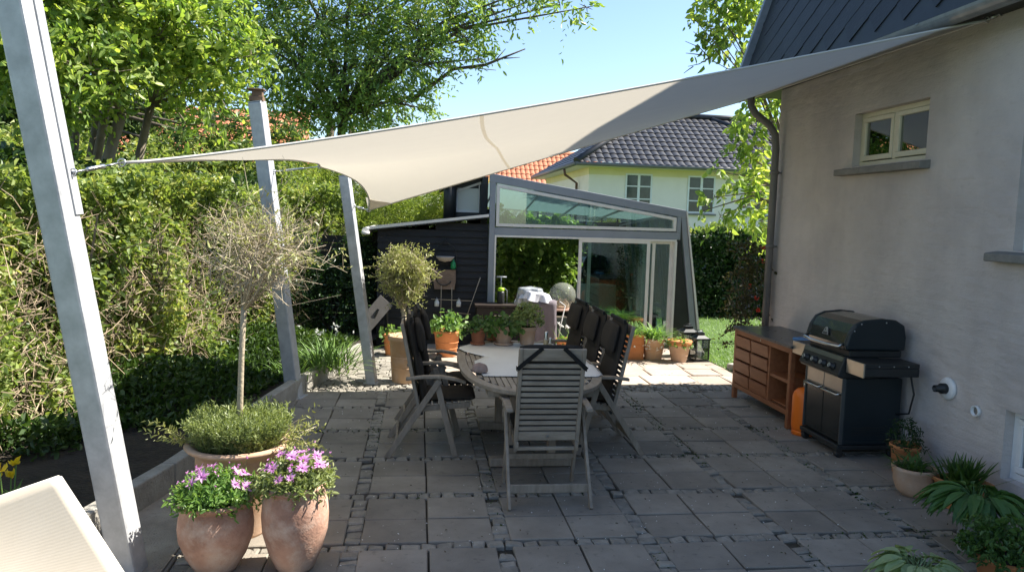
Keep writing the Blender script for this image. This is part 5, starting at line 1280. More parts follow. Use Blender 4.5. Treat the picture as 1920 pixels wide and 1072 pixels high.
for (a, b) in (((1395, 130), (1330, 110)), ((1330, 110), (1285, 78)), ((1330, 110), (1290, 125)), ((1360, 120), (1300, 60)), ((1300, 125), (1282, 138)), ((1400, 90), (1340, 30)), ((1318, 104), (1286, 100))):
    A0 = np.array([tuple(at(*a, 12.3)-tw.location)]); B0 = np.array([tuple(at(*b, 12.3)-tw.location)]); npmesh('twig', *rays3(rg, A0, B0, .012, .005, .12), MT['barkdark'], tw)

# --- left hedge
def hx(y): return np.interp(y, [3, 5.5, 8, 11, 12.6], [-3.55, -3.15, -2.75, -1.95, -1.45])
def htop(y): return 2.32+.10*np.sin(y*1.7)+.06*np.sin(y*4.1+1)
hd_ = thing('mixed_hedge', 'tall loose sunlit hedge of twigs and leaves along the left side of the bed', 'hedge', (-3.0, 7, .12))
hl = np.array(tuple(hd_.location))
n = 78000; y = 3.6+9.0*rg.random(n); zr_ = rg.random(n)**.85; tp = htop(y); z = .25+zr_*(tp-.25)
dep = rg.exponential(.28, n)*(1-.25*(z > 1.7)); bul = .20*np.sin(y*2.3+z*1.8)+.15*np.sin(y*5.2-z*3.1)+.10*np.sin(y*11+z*7.3)*np.sin(z*9-y*3)+.25*np.clip((z-1.9)/.5, 0, 1)**2
x = hx(y)+bul*.7-dep
keep = (np.sin(y*6.1+np.sin(z*5)*1.5)*np.sin(z*6.7+y*2.2) > -.15-1.2*(z > 1.6)) | (rg.random(n) < .28)
P = np.stack([x, y, z], 1)[keep]-hl
D_ = rg.normal(size=P.shape); D_[:, 0] += .5; D_[:, 2] -= .1
V, F = leaves(P, D_, .06, .6, rg, facing=(.5, -.3, .5)); npmesh('foliage', V, F, LF['hedge'], hd_)
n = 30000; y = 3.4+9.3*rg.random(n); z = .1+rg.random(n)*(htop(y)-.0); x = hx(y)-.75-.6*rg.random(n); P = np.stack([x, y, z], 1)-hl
V, F = leaves(P, rg.normal(size=P.shape), .10, .7, rg); npmesh('inner_foliage', V, F, LF['ground'], hd_)  # darker leaves added at the back to block light through the hedge
n = 6300; y = 3.6+9.0*rg.random(n); z = .2+rg.random(n)**1.1*1.75; x = hx(y)+.10*np.sin(y*2.3+z*1.8)-np.abs(rg.normal(size=n))*.20+.07
A1 = np.stack([x, y, z], 1)-hl; dd = rg.normal(size=(n, 3))*np.array([.55, .8, .8]); dd[:, 2] += .25; dd[:, 0] += .12
B1 = A1+unit(dd)*(.08+.34*rg.random(n)**2)[:, None]
npmesh('twig', *rays3(rg, A1, B1, .0050, .0022, .28), MT['twig'], hd_)
n = 90; y = 3.8+8.6*rg.random(n); A1 = np.stack([hx(y)-.18-.3*rg.random(n), y, np.full(n, .1)], 1)-hl; B1 = A1+np.stack([rg.normal(size=n)*.15, rg.normal(size=n)*.22, 1.2+rg.random(n)*.7], 1)
npmesh('stem', *rays3(rg, A1, B1, .02, .009, .09), MT['bark'], hd_)
# shrubs rising over the hedge
def shrub(name, label, boxes, leaf, size, dens, base, cat='shrub', group=None, aspect=.5, bark='barkdark', L=.22, k=7, droop=.2):
    t = thing(name, label, cat, base, 0, group); st = []; dr = []; tA = []; tB = []
    b0 = np.array(base)
    for (c, r) in boxes:
        c = np.array(tuple(c))-b0; rr = np.array(r) if hasattr(r, '__len__') else np.array([r, r, r]); n = int(dens*rr[0]*rr[2])
        q = sph(n, rr, .45); st.append(q+c); d = q/rr+rg.normal(size=(n, 3))*.5; d[:, 2] += .35; dr.append(d)
        q2 = sph(16, rr, .4); g0 = c.copy(); g0[2] = max(0.0, c[2]-rr[2]*1.1); tA.append(np.repeat(g0[None], 16, 0)); tB.append(q2+c)
    V, F = sprays(np.concatenate(st), np.concatenate(dr), L, k, size, aspect, rg, droop=droop); npmesh('foliage', V, F, leaf, t)
    npmesh('stem', *rays3(rg, np.concatenate(tA), np.concatenate(tB), .02, .005, .1), MT[bark], t)
    return t
shrub('tall_shrub', 'loose light green shrub rising behind the hedge right of the big tree', [C(300, 330, 12.6, .5), C(380, 345, 12.8, .5), C(460, 330, 13, .5), C(520, 345, 12.8, .45), C(430, 290, 13.5, .35), C(540, 280, 14, .3)], LF['hedge'], .07, 1500, (-3.6, 12.9, 0))
shrub('leafy_shrub', 'sunlit shrub with pinnate leaves above the hedge beside the nearest post', [C(40, 320, 10.5, .5), C(140, 330, 10.6, .45), C(-20, 360, 10, .5)], LF['hedge'], .07, 1500, (-5.2, 10.6, 0))
shrub('lime_conifer', 'feathery lime green conifer spreading behind the black shed roof', [C(560, 360, 14.2, (.75, .6, .5)), C(640, 360, 14.5, (.8, .7, .55)), C(720, 395, 14.5, (.8, .7, .45)), C(800, 380, 15, (.8, .7, .5)), C(860, 370, 15.2, (.6, .6, .5)), C(620, 420, 14, (.9, .6, .5)), C(540, 410, 13.8, (.6, .6, .55)), C(760, 430, 15, (1.0, .6, .5))], LF['lime'], .035, 5200, (-1.2, 14.6, 0), aspect=.3, L=.20, k=10, droop=.05)
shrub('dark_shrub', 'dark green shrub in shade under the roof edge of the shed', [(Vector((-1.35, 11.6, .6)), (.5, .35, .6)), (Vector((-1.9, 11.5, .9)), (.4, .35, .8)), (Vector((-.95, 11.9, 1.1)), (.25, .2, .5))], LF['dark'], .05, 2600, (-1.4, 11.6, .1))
# low planting in the bed
n = 15000; y = 5.6+5.5*rg.random(n); u = rg.random(n)**.8; cx = np.interp(y, [3.6, 4.6, 5.39, 8.13, 10.36, 12.5], [-2.05, -1.87, -1.68, -1.26, -.74, -.3])
x = cx-.22-u*1.35; hgt = .05+.34*np.clip(np.sin(y*2.7)*.4+.6, 0, 1)*np.clip(u*2.2, .15, 1); z = .14+hgt*rg.random(n)
m_ = (y > 6.4) | (u > .55); P = np.stack([x, y, z], 1)[m_]
V, F = leaves(P, rg.normal(size=P.shape)+np.array([.3, 0, .6]), .06, .6, rg); o = npmesh('bed_planting', V, F, LF['ground']); tag(o, 'low dark green planting covering the bed at the foot of the hedge', 'ground cover', kind='stuff')
def strap_clump(name, label, loc, n, L, w, leaf, spread=.10, up=1.0, bend=.6, cat='plant', parent=None, group=None):
    base = rg.normal(size=(n, 3))*np.array([spread, spread, 0]); d = rg.normal(size=(n, 3))*.42; d[:, 2] = up; d[:, :2] += base[:, :2]*2.2
    V, F = blades(base, d, L, w, rg, bend)
    if parent is None:
        t = thing(name, label, cat, loc, 0, group); npmesh('leaf_clump', V, F, leaf, t); return t
    V = V + np.array(loc); return npmesh('foliage', V, F, leaf, parent)
g1 = strap_clump('garlic_clump', 'clump of strap leaves with small white flowers beside the farthest post', (-1.02, 9.0, .14), 260, .46, .016, LF['grass'], .16)
m = MB(); V = []
hb = rg.normal(size=(16, 3))*.18; hb[:, 2] = .40+.12*rg.random(16)
V, F = leaves(np.repeat(hb, 7, 0), rg.normal(size=(112, 3)), .022, .6, rg); npmesh('flower', V, F, MT['whitepetal'], g1)
strap_clump('iris_clump', 'smaller clump of strap leaves on the edging beyond the middle post', (-1.38, 8.5, .14), 90, .30, .014, LF['grass'], .10)
tp_ = thing('yellow_tulips', 'yellow tulips at the left edge just above the cream lounger', 'flowers', tuple(at(12, 905, 4.6)-Vector((0, 0, .30)))); tp_.location.z = .14
m = MB(); hs = []
for i in range(6):
    x, y_ = rnd.uniform(-.1, .08), rnd.uniform(-.08, .08); h = rnd.uniform(.2, .32); hs.append((x, y_, h)); m.tube([(x*.5, y_*.5, 0), (x, y_, h)], .004, 5)
m.obj('stem', LF['fresh'], tp_)
for (x, y_, h) in hs:
    a = rg.normal(size=(7, 3))*.35; a[:, 2] = .6; V, F = leaves(np.tile(np.array([[x, y_, h]]), (7, 1)), a, .05, .6, rg, fold=.3); npmesh('flower', V, F, MT['yellowpetal'], tp_)
strap_clump('x', '', (0, 0, 0), 40, .22, .03, LF['fresh'], .07, parent=tp_)

# --- hedge and vine on the right
hr = thing('beech_hedge', 'dark clipped hedge behind the lawn, its top lit by the sun', 'hedge', (7, 15.8, 0))
n = 42000; x = 1.2+9.0*rg.random(n); z = rg.random(n)*1.80*(1+.04*np.sin(x*3)); y = 15.4+rg.exponential(.18, n)+.10*np.sin(x*3.3+z*2)*np.sin(z*4); n2 = 9000
x2 = 1.2+9.0*rg.random(n2); y2 = 15.45+.8*rg.random(n2); z2 = 1.76+.10*rg.random(n2)+.07*np.sin(x2*5)
P = np.concatenate([np.stack([x, y, z], 1), np.stack([x2, y2, z2], 1)])-np.array([7, 15.8, 0]); Dh = rg.normal(size=P.shape); Dh[:, 1] -= .5
V, F = leaves(P, Dh, .075, .62, rg); npmesh('foliage', V, F, LF['dark'], hr)
n = 12000; P = np.stack([-6+9.5*rg.random(n), .25+.5*rg.random(n), 1.7*rg.random(n)], 1); V, F = leaves(P, rg.normal(size=P.shape), .13, .8, rg); npmesh('inner_foliage', V, F, LF['dark'], hr)
x3 = 1.4+8.5*rg.random(900); P = np.stack([x3-7, -.3+.6*rg.random(900), 1.80+.06*np.sin(x3*5)], 1); dd = rg.normal(size=P.shape)*.4; dd[:, 2] += 1
V, F = sprays(P, dd, .20, 5, .065, .6, rg); npmesh('sunlit_top', V, F, LF['hedge'], hr)  # sunlight on the hedge top, put into a brighter leaf colour
tree('flowering_bush', 'bright bush growing above the hedge in front of the yellow villa', 'bush', (5.6, 17.0, 0), (5.6, 17.0, 1.2), [C(1300, 455, 15.9, .2), C(1325, 440, 16, .14)], LF['hedge'], MT['bark'], 400, 7, .06, .2, .04)
vn = thing('grape_vine', 'leafy vine growing inside the glasshouse behind the opening', 'climbing plant', (2.0, 13.9, .01))
n = 900; st_ = np.stack([-.45+1.35*rg.random(n), .3*rg.normal(size=n), .55+1.45*rg.random(n)**.8], 1); st_[:, 1] = np.abs(st_[:, 1])*.8+.02
n2 = 320; t_ = rg.random(n2); s2 = np.stack([-.85+1.9*t_, -.75+.15*rg.normal(size=n2), 1.80+.06*rg.normal(size=n2)+.42*np.clip(1-t_*2.2, 0, 1)*rg.random(n2)], 1)
V, F = sprays(np.concatenate([st_, s2]), rg.normal(size=(n+n2, 3)), .22, 5, .10, .85, rg, droop=.8, facing=(0, -.5, .5)); npmesh('foliage', V, F, LF['vine'], vn)
m = MB(); m.tube([(-.2, .2, 0), (-.1, .2, .8), (.1, .1, 1.5), (-.4, -.4, 1.85), (-.8, -.75, 1.85), (.9, -.75, 1.85)], [.03, .025, .02, .015, .012, .008], 8); m.obj('stem', MT['bark'], vn)
cr = thing('climbing_rose', 'climbing rose with dark leaves and a few red blooms at the foot of the downpipe', 'climbing plant', (4.05, 8.72, .01))
n = 240; hz = rg.random(n); st_ = np.stack([rg.normal(size=n)*(.08+.05*hz)-.10+.12*hz, rg.normal(size=n)*.08, .5+1.3*hz], 1)
V, F = sprays(st_, rg.normal(size=(n, 3))*np.array([1, 1, .5]), .15, 5, .048, .6, rg, droop=.4); npmesh('foliage', V, F, LF['rose'], cr)
A1 = np.stack([rg.normal(size=26)*.05, rg.normal(size=26)*.05, .3+1.0*rg.random(26)], 1); B1 = A1+np.stack([rg.normal(size=26)*.14, rg.normal(size=26)*.08, .15+.3*rg.random(26)], 1)
npmesh('stem', *rays3(rg, A1, B1, .008, .003), MT['barkdark'], cr)
for p in ((.10, -.1, 1.72), (.04, -.12, 1.1), (.08, -.1, .95), (-.05, -.1, 1.25), (.13, -.05, 1.55)):
    V, F = leaves(np.tile(np.array([p]), (18, 1)), rg.normal(size=(18, 3)), .030, .9, rg, fold=.3); npmesh('bloom', V, F, MT['redpetal'], cr)

# --- lawn grass
n = 26000; x = 4.25+5.5*rg.random(n); y = 9.9+5.4*rg.random(n)**1.2; x[:7000] = 4.1+1.4*rg.random(7000); y[:7000] = 9.6+2.2*rg.random(7000)
ok = (x > 4.25+np.clip((10.2-y), -1, 1)*.0) & ~((x < 4.55) & (y > 11.3) & (y < 15.1)); base = np.stack([x, y, np.full(n, -.02)], 1)[ok]; d = rg.normal(size=base.shape)*.4; d[:, 2] = 1
V, F = blades(base, d, .07, .007, rg, .5, seg=2); o = npmesh('lawn_grass', V, F, LF['grass']); tag(o, 'short lawn grass between the glasshouse and the hedge', 'grass', kind='stuff')
n = 5200; k = rg.random(n) < .5; x = np.where(k, np.array(SX)[rg.integers(3, 9, n)]+rg.normal(size=n)*.045, -1+5.2*rg.random(n)); y = np.where(k, 3.2+5*rg.random(n), np.array(SY)[rg.integers(4, 12, n)]+rg.normal(size=n)*.045)
ok = np.sin(x*2.1+y*1.3)+np.sin(y*2.9-x*1.7)+.8*(x-1.5)/2 > .3; P = np.stack([x, y, np.full(n, .004)], 1)[ok]; dd = rg.normal(size=P.shape); dd[:, 2] = np.abs(dd[:, 2])*.5+.1
V, F = leaves(P, dd, .018, .6, rg); o = npmesh('joint_moss', V, F, LF['ground']); tag(o, 'moss and tiny weeds growing in the joints between the setts', 'moss', kind='stuff')
# fallen petals and grit on the paving
n = 900; x = -1.0+5.0*rg.random(n); y = 3.3+7*rg.random(n)**.9; P = np.stack([x, y, np.full(n, .020)], 1); dd = rg.normal(size=(n, 3)); dd[:, 2] = .05
V, F = leaves(P, dd, .010, .7, rg, facing=(0, 0, 6)); o = npmesh('fallen_petals', V, F, MT['whitepetal']); tag(o, 'tiny pale fallen petals scattered over the paving', 'petals', kind='stuff')
n = 900; x = -1.6+5.6*rg.random(n); y = 3.0+7.6*rg.random(n); P = np.stack([x, y, np.full(n, .019)], 1); dd = rg.normal(size=(n, 3)); dd[:, 2] = .1
V, F = leaves(P, dd, .016, .5, rg, facing=(0, 0, 4)); o = npmesh('leaf_litter', V, F, mk('litter', (.05, .035, .02), (.16, .12, .06), 30, .9)); tag(o, 'small brown dead leaves scattered over the paving joints', 'leaf litter', kind='stuff')

# --- pots
def potted(label, loc, R, H, mat, kind='flower', leafkind='fresh', saucer=False, rim=.12, name='potted_plant', cat='potted plant', base=.68, square=0, rz=0, seed=0, group=None):
    t = thing(name, label, cat, loc, rz, group)
    rh = rim*H if rim < 1 else rim
    if kind == 'urn':
        prof = [(R*.52, 0), (R*.60, H*.05), (R*.80, H*.22), (R*.97, H*.45), (R*1.0, H*.62), (R*.96, H*.78), (R*.88, H*.88), (R*.86, H*.91), (R*.93, H*.925), (R*.985, H*.95), (R*.99, H*.975), (R*.95, H), (R*.86, H*.995), (R*.80, H*.95), (R*.80, H*.90)]
    elif kind == 'bell':
        prof = [(R*.50, 0), (R*.52, H*.03), (R*.62, H*.25), (R*.76, H*.52), (R*.80, H*.70), (R*.80, H*.86), (R*.84, H*.92), (R*.97, H*.95), (R*1.0, H*.975), (R*.98, H*.995), (R*.90, H), (R*.80, H*.97), (R*.76, H*.9)]
    elif kind == 'bowl':
        prof = [(R*.45, 0), (R*.75, H*.2), (R*.90, H*.5), (R*.93, H*.82), (R*1.0, H*.88), (R*1.0, H*.98), (R*.93, H), (R*.86, H*.95), (R*.84, H*.85)]
    else:
        prof = [(R*base, 0), (R*base+.003, .008), (R*.90, H-rh-.002), (R*.985, H-rh), (R*1.0, H-rh*.5), (R, H-.004), (R*.97, H), (R*.90, H), (R*.87, H-.01), (R*.84, H-rh*1.2)]
    m = MB(); m.lathe(prof, 40, sq=square, jit=.006, seed=seed)
    if kind == 'flower' and H > .28:
        for zz in (.35, .62): m.lathe([(R*(base+(.90-base)*zz)+.001, H*zz*.86), (R*(base+(.90-base)*zz)+.006, H*zz*.86+.006), (R*(base+(.90-base)*zz)+.003, H*zz*.86+.014)], 40, sq=square)
    m.obj('pot', mat, t)
    m = MB(); rr, zz = prof[-1]; m.lathe([(rr*1.0, zz), (rr*.5, zz+.01), (.0001, zz+.012)], 24, sq=square); m.obj('soil', MT['soil'], t)
    if saucer: m = MB(); m.lathe([(R*.75, -.0), (R*.92, .004), (R*.95, .02), (R*.90, .02), (R*.87, .008)], 32); m.obj('saucer', mat, t)
    t['_top'] = zz; return t, zz
def leafy(t, z0, R, h, n, size, leaf, k=4, stemmy=True, aspect=.9, seed=0, zmin=0.0):
    q = sph(n, (R, R, h*.55), .3); q[:, 2] = np.abs(q[:, 2]+h*.1)+zmin; P = q+np.array([0, 0, z0])
    V, F = sprays(P, q/np.array([R, R, h])+rg.normal(size=q.shape)*.4+np.array([0, 0, .3]), size*2, k, size, aspect, rg, droop=.3, facing=(.2, -.4, .8)); npmesh('foliage', V, F, leaf, t)
    if stemmy:
        B1 = P[:max(8, n//4)]; A1 = np.zeros_like(B1)+np.array([0, 0, z0]); A1[:, :2] += B1[:, :2]*.2; npmesh('stem', *rays3(rg, A1, B1, .004, .002), LF['pot'], t)
def daisies(t, z0, R, h, n, seed):
    q = rg.random((420, 2)); a = q[:, 0]*2*math.pi; r = np.sqrt(q[:, 1])*R; P = np.stack([r*np.cos(a), r*np.sin(a), z0+.0+(h*(1-(r/R)**2*.65))*rg.random(420)**.6], 1)
    d = P-np.array([0, 0, z0-.05]); V, F = sprays(P, d+rg.normal(size=d.shape)*.08, .07, 7, .034, .38, rg, droop=.1); npmesh('foliage', V, F, LF['herb'] if seed % 2 else LF['fresh'], t)
    B1 = P[:60]; A1 = B1*.3; A1[:, 2] = z0; npmesh('stem', *rays3(rg, A1, B1, .003, .0015), LF['fresh'], t)
    # one flower, then copies: petals > centre
    Pp = np.zeros((17, 3)); an = np.arange(17)*2*math.pi/17; Dp = np.stack([np.cos(an), np.sin(an), np.full(17, .28)], 1)
    V, F = leaves(Pp, Dp, .034, .32, np.random.default_rng(seed), fold=.05, facing=(0, 0, 5)); fl = npmesh('flower', V, F, MT['pink'], t)
    mm = MB(); mm.lathe([(.007, 0.002), (.006, .006), (.0001, .008)], 10); mm.obj('flower_centre', MT['purple'], fl)
    rr = random.Random(seed); spots_ = []
    tries = 0
    while len(spots_) < n and tries < 3000:
        tries += 1; a_ = rr.uniform(0, 2*math.pi); r_ = R*math.sqrt(rr.random())*1.02; x, y_ = r_*math.cos(a_), r_*math.sin(a_); z = z0+.062+h*(1-(r_/R)**2*.62)+rr.uniform(-.012, .02)
        if all((x-s[0])**2+(y_-s[1])**2 > .055**2 for s in spots_): spots_.append((x, y_, z))
    for i, s_ in enumerate(spots_):
        c = fl if i == 0 else copy_tree(fl, t)
        c.location = s_; out_ = Vector((s_[0]/R*.8+rr.uniform(-.25, .25), s_[1]/R*.8-.35+rr.uniform(-.25, .25), 1)).normalized(); c.rotation_mode = 'QUATERNION'; c.rotation_quaternion = out_.to_track_quat('Z', 'Y'); s = rr.uniform(.8, 1.2); c.scale = (s, s, s)
    # closed buds on thin stalks
    bA = rg.normal(size=(22, 3))*R*.5; bA[:, 2] = z0+h*.7; bB = bA.copy(); bB[:, :2] *= 1.25; bB[:, 2] += .05+.05*rg.random(22)
    npmesh('bud_stem', *rays3(rg, bA, bB, .0016, .0012), LF['herb'], t); V, F = leaves(np.repeat(bB, 4, 0), rg.normal(size=(88, 3))+np.array([0, 0, 1.2]), .014, .5, rg); npmesh('bud', V, F, MT['pink'], t)
t, z = potted('left front tall clay pot of pink daisies, broader and lower than its neighbour', (-1.085, 4.16, .012), .200, .41, TC['aged'], 'urn', seed=1); daisies(t, z, .175, .14, 12, 2)
t, z = potted('right front tall clay urn of pink daisies with dark stains', (-.655, 4.14, .012), .182, .50, TC['aged'], 'urn', seed=2); daisies(t, z, .165, .15, 16, 5)
# big pot with lavender and the standard tree
bp_, z = potted('big pale clay pot with a flared rim, green lavender and a bare standard olive tree', (-1.075, 4.66, .012), .318, .575, TC['pale'], 'bell', name='potted_standard_tree', cat='potted tree', seed=3)
n = 2300; a_ = rg.random(n)*2*math.pi; r_ = np.sqrt(rg.random(n))*.225; base = np.stack([r_*np.cos(a_), r_*np.sin(a_), np.full(n, z)], 1); d = base*np.array([1.7, 1.7, 0])+rg.normal(size=(n, 3))*.16; d[:, 2] = 1
base2 = base+unit(d)*(.02+.12*rg.random(n))[:, None]
V, F = sprays(base2, d, .11, 11, .026, .20, rg, droop=0, open_=.5); npmesh('lavender', V, F, LF['herb'], bp_)
npmesh('lavender_stem', *rays3(rg, base[:500], base[:500]+unit(d[:500])*.19, .002, .001), LF['herb'], bp_)
sA = np.array([[.24, -.05, z+.06]]*11+[[-.26, -.03, z+.04]]*6); sB = sA+np.concatenate([np.stack([.10+.16*rg.random(11), rg.normal(size=11)*.1, -.06+.22*rg.random(11)], 1), np.stack([-.05-.1*rg.random(6), rg.normal(size=6)*.06, .02+.1*rg.random(6)], 1)])
npmesh('sucker', *rays3(rg, sA, sB, .003, .0015, .2), MT['olivebark'], bp_); V, F = sprays(np.repeat(sA+(sB-sA)*.25, 2, 0), np.repeat(sB-sA, 2, 0), .22, 12, .034, .26, rg, droop=.05, open_=.7); npmesh('sucker_leaf', V, F, LF['olive'], bp_)
def crown(parent, z0, trunk, forkp, cen, rad, nl, tw, leafn, leafsz, bark, leafm, rtr, k=5, bend=.22, topbias=0.0):
    m = MB(); m.tube(trunk, rtr, 10); m.obj('trunk', bark, parent)
    m = MB(); A1 = []; B1 = []; A2 = []; B2 = []; f = Vector(forkp)
    for i in range(nl):
        dd = Vector(tuple(sph(1, 1, .55)[0])); dd.z = abs(dd.z)*.8-.1; e = Vector((cen[0]+dd.x*rad[0]*.62, cen[1]+dd.y*rad[1]*.62, cen[2]+dd.z*rad[2]*.62))
        mid = f.lerp(e, .5)+Vector((0, 0, -.04+rnd.uniform(-.03, .03))); m.tube([f, mid, e], [rtr[-1]*.6, rtr[-1]*.34, rtr[-1]*.18], 6)
        for j in range(tw):
            q = Vector(cen)+Vector(tuple(sph(1, 1, .45)[0]*np.array(rad)))*(1+.30*math.sin(i*2.4))
            s = mid.lerp(e, rnd.random())
            if (q-s).length > rad[0]*.95: q = s.lerp(q, .6)
            A1.append(tuple(s)); B1.append(tuple(q))
            for _ in range(3):
                u = s.lerp(q, rnd.uniform(.3, .95)); v = u+Vector(tuple(rg.normal(size=3)))*rad[0]*.16+Vector((0, 0, rad[0]*.08)); A2.append(tuple(u)); B2.append(tuple(v))
    m.obj('limb', bark, parent)
    V1 = rays3(rg, np.array(A1), np.array(B1), rtr[-1]*.16, .0016, bend); V2 = rays3(rg, np.array(A2), np.array(B2), .0018, .0011, bend)
    npmesh('twig', *merge(V1, V2), bark, parent)
    e = np.array(B2+B1); s_ = np.array(A2+A1); idx = rg.choice(len(e), min(leafn, len(e)), replace=False)
    if topbias: w = e[:, 2]-cen[2]; idx = np.array([i for i in idx if w[i]/rad[2] > rg.uniform(-1.2, 1)*topbias])
    V, F = sprays(s_[idx]+(e[idx]-s_[idx])*.4, e[idx]-s_[idx]+rg.normal(size=(len(idx), 3))*.02, leafsz*3, k, leafsz, .28, rg, droop=.05, open_=.6); npmesh('crown', V, F, leafm, parent)
crown(bp_, z, [(.0, 0, z-.05), (.005, 0, .80), (.015, 0, 1.1), (.03, 0, 1.40)], (.03, 0, 1.38), (.13, .0, 1.74), (.56, .42, .36), 12, 15, 420, .036, MT['olivebark'], LF['olive'], [.021, .019, .017, .017], k=4, topbias=.9)
ot, z = potted('tall buff clay pot holding a grey-green olive tree, left of the chairs', (-.13, 8.9, .012), .215, .56, TC['buff'], 'flower', rim=.11, name='potted_olive_tree', cat='potted tree', base=.74)
crown(ot, z, [(0, 0, z-.03), (-.01, 0, .70), (-.04, 0, .86)], (-.04, 0, .85), (-.04, 0, 1.32), (.40, .34, .42), 12, 24, 1150, .040, MT['olivebark'], LF['olive'], [.035, .03, .026], k=7)
# pots in front of the shed and glasshouse
t, z = potted('small orange clay pot behind the tall buff olive pot', (-.34, 10.62, .012), .15, .30, TC['orange']); leafy(t, z, .08, .22, 16, .06, LF['fresh'])
t, z = potted('bright orange clay pot of leafy green plant in front of the trellis', (.42, 10.55, .012), .20, .37, TC['orange']); leafy(t, z, .18, .40, 75, .062, LF['fresh']); 
t, z = potted('wide orange clay pot of spent bulbs with white flowers before the glasshouse opening', (2.16, 10.45, .012), .19, .27, TC['orange']); leafy(t, z, .14, .07, 60, .03, LF['fresh'], stemmy=False); strap_clump('x', '', (0, 0, z), 16, .26, .008, LF['fresh'], .08, parent=t, bend=.3)
V, F = leaves(np.repeat(np.concatenate([rg.normal(size=(9, 2))*.09, z+.2+.08*rg.random((9, 1))], 1), 6, 0), rg.normal(size=(54, 3)), .03, .5, rg); npmesh('flower', V, F, MT['whitepetal'], t)
t, z = potted('square pinkish clay planter of spiky leaves behind the right-hand chairs', (3.12, 10.45, .012), .155, .37, TC['orange'], square=6, base=.9); strap_clump('x', '', (0, 0, z), 120, .28, .018, LF['fresh'], .06, parent=t, bend=.7)
t, z = potted('buff clay pot overflowing with arching lime strap leaves before the sliding door', (3.42, 10.42, .012), .18, .31, TC['buff']); strap_clump('x', '', (0, 0, z), 170, .36, .024, LF['fresh'], .07, parent=t, bend=.9)
V, F = leaves(np.repeat(np.stack([rg.normal(size=26)*.13, -.12-.05*rg.random(26), z-.12+.2*rg.random(26)], 1), 4, 0), rg.normal(size=(104, 3)), .028, .6, rg); npmesh('flower', V, F, MT['whitepetal'], t)
t, z = potted('pale clay pot with red rim and low green plant beside the lanterns', (3.74, 10.22, .012), .175, .31, TC['pale'], rim=.2, base=.6); leafy(t, z, .16, .10, 110, .034, LF['fresh'], stemmy=False, k=5)
m = MB(); m.lathe([(.1585, .247), (.1745, .249), (.1775, .28), (.1775, .3065), (.1725, .3125), (.157, .3125)], 40); m.obj('red_rim', TC['orange'], t)
# pots on the table
def tp(px, py): p = atz(px, py, TOPZ); return p
p = tp(896, 645); t, z = potted('dark red clay pot with small-leaved herb at the far left of the table', (p.x, p.y, TOPZ), .078, .145, TC['red'], saucer=True, rim=.14, group=None); leafy(t, z, .13, .17, 70, .03, LF['pot'])
p = tp(924, 637); t, z = potted('dark red clay pot half hidden between the herb and the geranium', (p.x, p.y, TOPZ), .085, .14, TC['red']); leafy(t, z, .10, .14, 40, .035, LF['pot'])
p = tp(944, 645); t, z = potted('pale buff clay pot with a bushy geranium on the table', (p.x, p.y, TOPZ), .105, .155, TC['pale'], saucer=True, rim=.13, base=.62); leafy(t, z, .14, .22, 34, .055, LF['pot'])
p = tp(988, 645); t, z = potted('thick-rimmed clay pot with a tall feathery plant at the right of the four table pots', (p.x, p.y, TOPZ), .09, .175, TC['pale'], rim=.22, base=.72); leafy(t, z, .13, .30, 130, .03, LF['herb'], k=7, aspect=.5, zmin=.07)
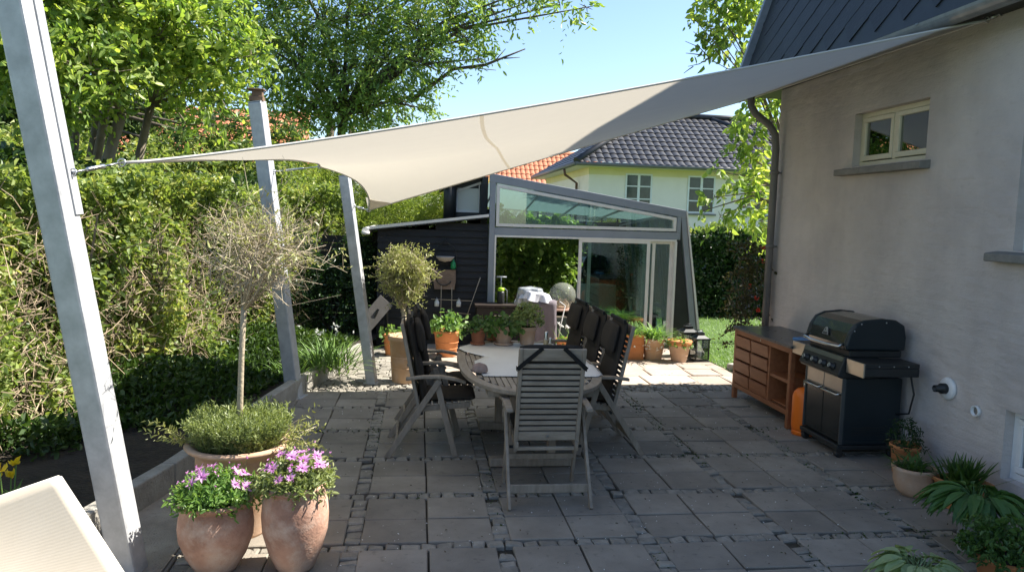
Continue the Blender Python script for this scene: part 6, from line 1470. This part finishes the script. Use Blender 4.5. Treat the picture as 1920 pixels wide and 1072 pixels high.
# shady pots at the lower right
t, z = potted('orange clay pot with a thin dark seedling conifer behind the barbecue', (3.98, 5.52, .012), .12, .24, TC['orange']); leafy(t, z, .12, .40, 90, .03, LF['dark'], k=6, aspect=.3)
t, z = potted('round pale clay bowl pot of strappy leaves near the wall', (3.72, 5.04, .012), .155, .225, TC['pale'], 'bowl'); strap_clump('x', '', (0, 0, z), 110, .17, .016, LF['pot'], .06, parent=t, bend=.9)
t, z = potted('square clay pot of dark spiky leaves against the wall', (3.93, 4.80, .012), .155, .20, TC['orange'], square=8, base=.8, rz=.2); strap_clump('x', '', (0, 0, z), 190, .20, .022, LF['pot'], .05, parent=t, bend=.15)
def hosta(t, z, n, L, W, leaf, spread=.8):
    # broad pointed leaves on stalks: strips with 5 cross rows, cupped
    a = rg.random(n)*2*math.pi; up = .35+.9*rg.random(n); D0 = np.stack([np.cos(a)*spread, np.sin(a)*spread, up], 1); D0 = unit(D0); out = np.stack([np.cos(a), np.sin(a), np.zeros(n)], 1); S = np.stack([-out[:, 1], out[:, 0], np.zeros(n)], 1)
    Ls = L*(.7+.6*rg.random(n)); rows = []; prof = [0, .62, 1.0, .95, .62, .02]; base = np.stack([out[:, 0]*.02, out[:, 1]*.02, np.full(n, z)], 1); st_ = base+D0*(Ls*.55)[:, None]
    for i, w in enumerate(prof):
        tt = i/5; c = st_+out*(Ls*.75*tt)[:, None]; c[:, 2] += Ls*(.22*tt*(up-.3)-.5*tt*tt)*1.0; ww = W*w*(Ls/L)
        rows += [c-S*(ww/2)[:, None]+np.array([0, 0, .012]), c, c+S*(ww/2)[:, None]+np.array([0, 0, .012])]
    V = np.stack(rows, 1); F = []
    for i in range(5):
        for k in range(2): F.append([i*3+k, i*3+k+1, (i+1)*3+k+1, (i+1)*3+k])
    F = (np.arange(n)[:, None, None]*18+np.array(F)[None]).reshape(-1, 4); npmesh('foliage', V.reshape(-1, 3), F, leaf, t, smooth=False)
    npmesh('leaf_stalk', *rays3(rg, base, st_, .004, .003), leaf, t)
p = atz(1828, 1000, .12); t, z = potted('pale grey pot of big green hosta leaves at the lower right', (p.x, p.y, .012), .11, .30, TC['grey'], base=.8); hosta(t, z, 170, .23, .05, LF['hosta'])
p = atz(1722, 1066, .22); t, z = potted('clay pot of yellow-green variegated hosta at the bottom edge', (p.x, p.y, .012), .11, .20, TC['pale'], base=.8); hosta(t, z, 80, .16, .065, LF['limehosta'], spread=.9)
p = atz(1885, 1050, .2); t, z = potted('clay pot of fine feathery green foliage in the bottom right corner', (p.x, p.y, .012), .16, .22, TC['orange']); leafy(t, z, .21, .34, 230, .032, LF['pot'], k=7, aspect=.6)
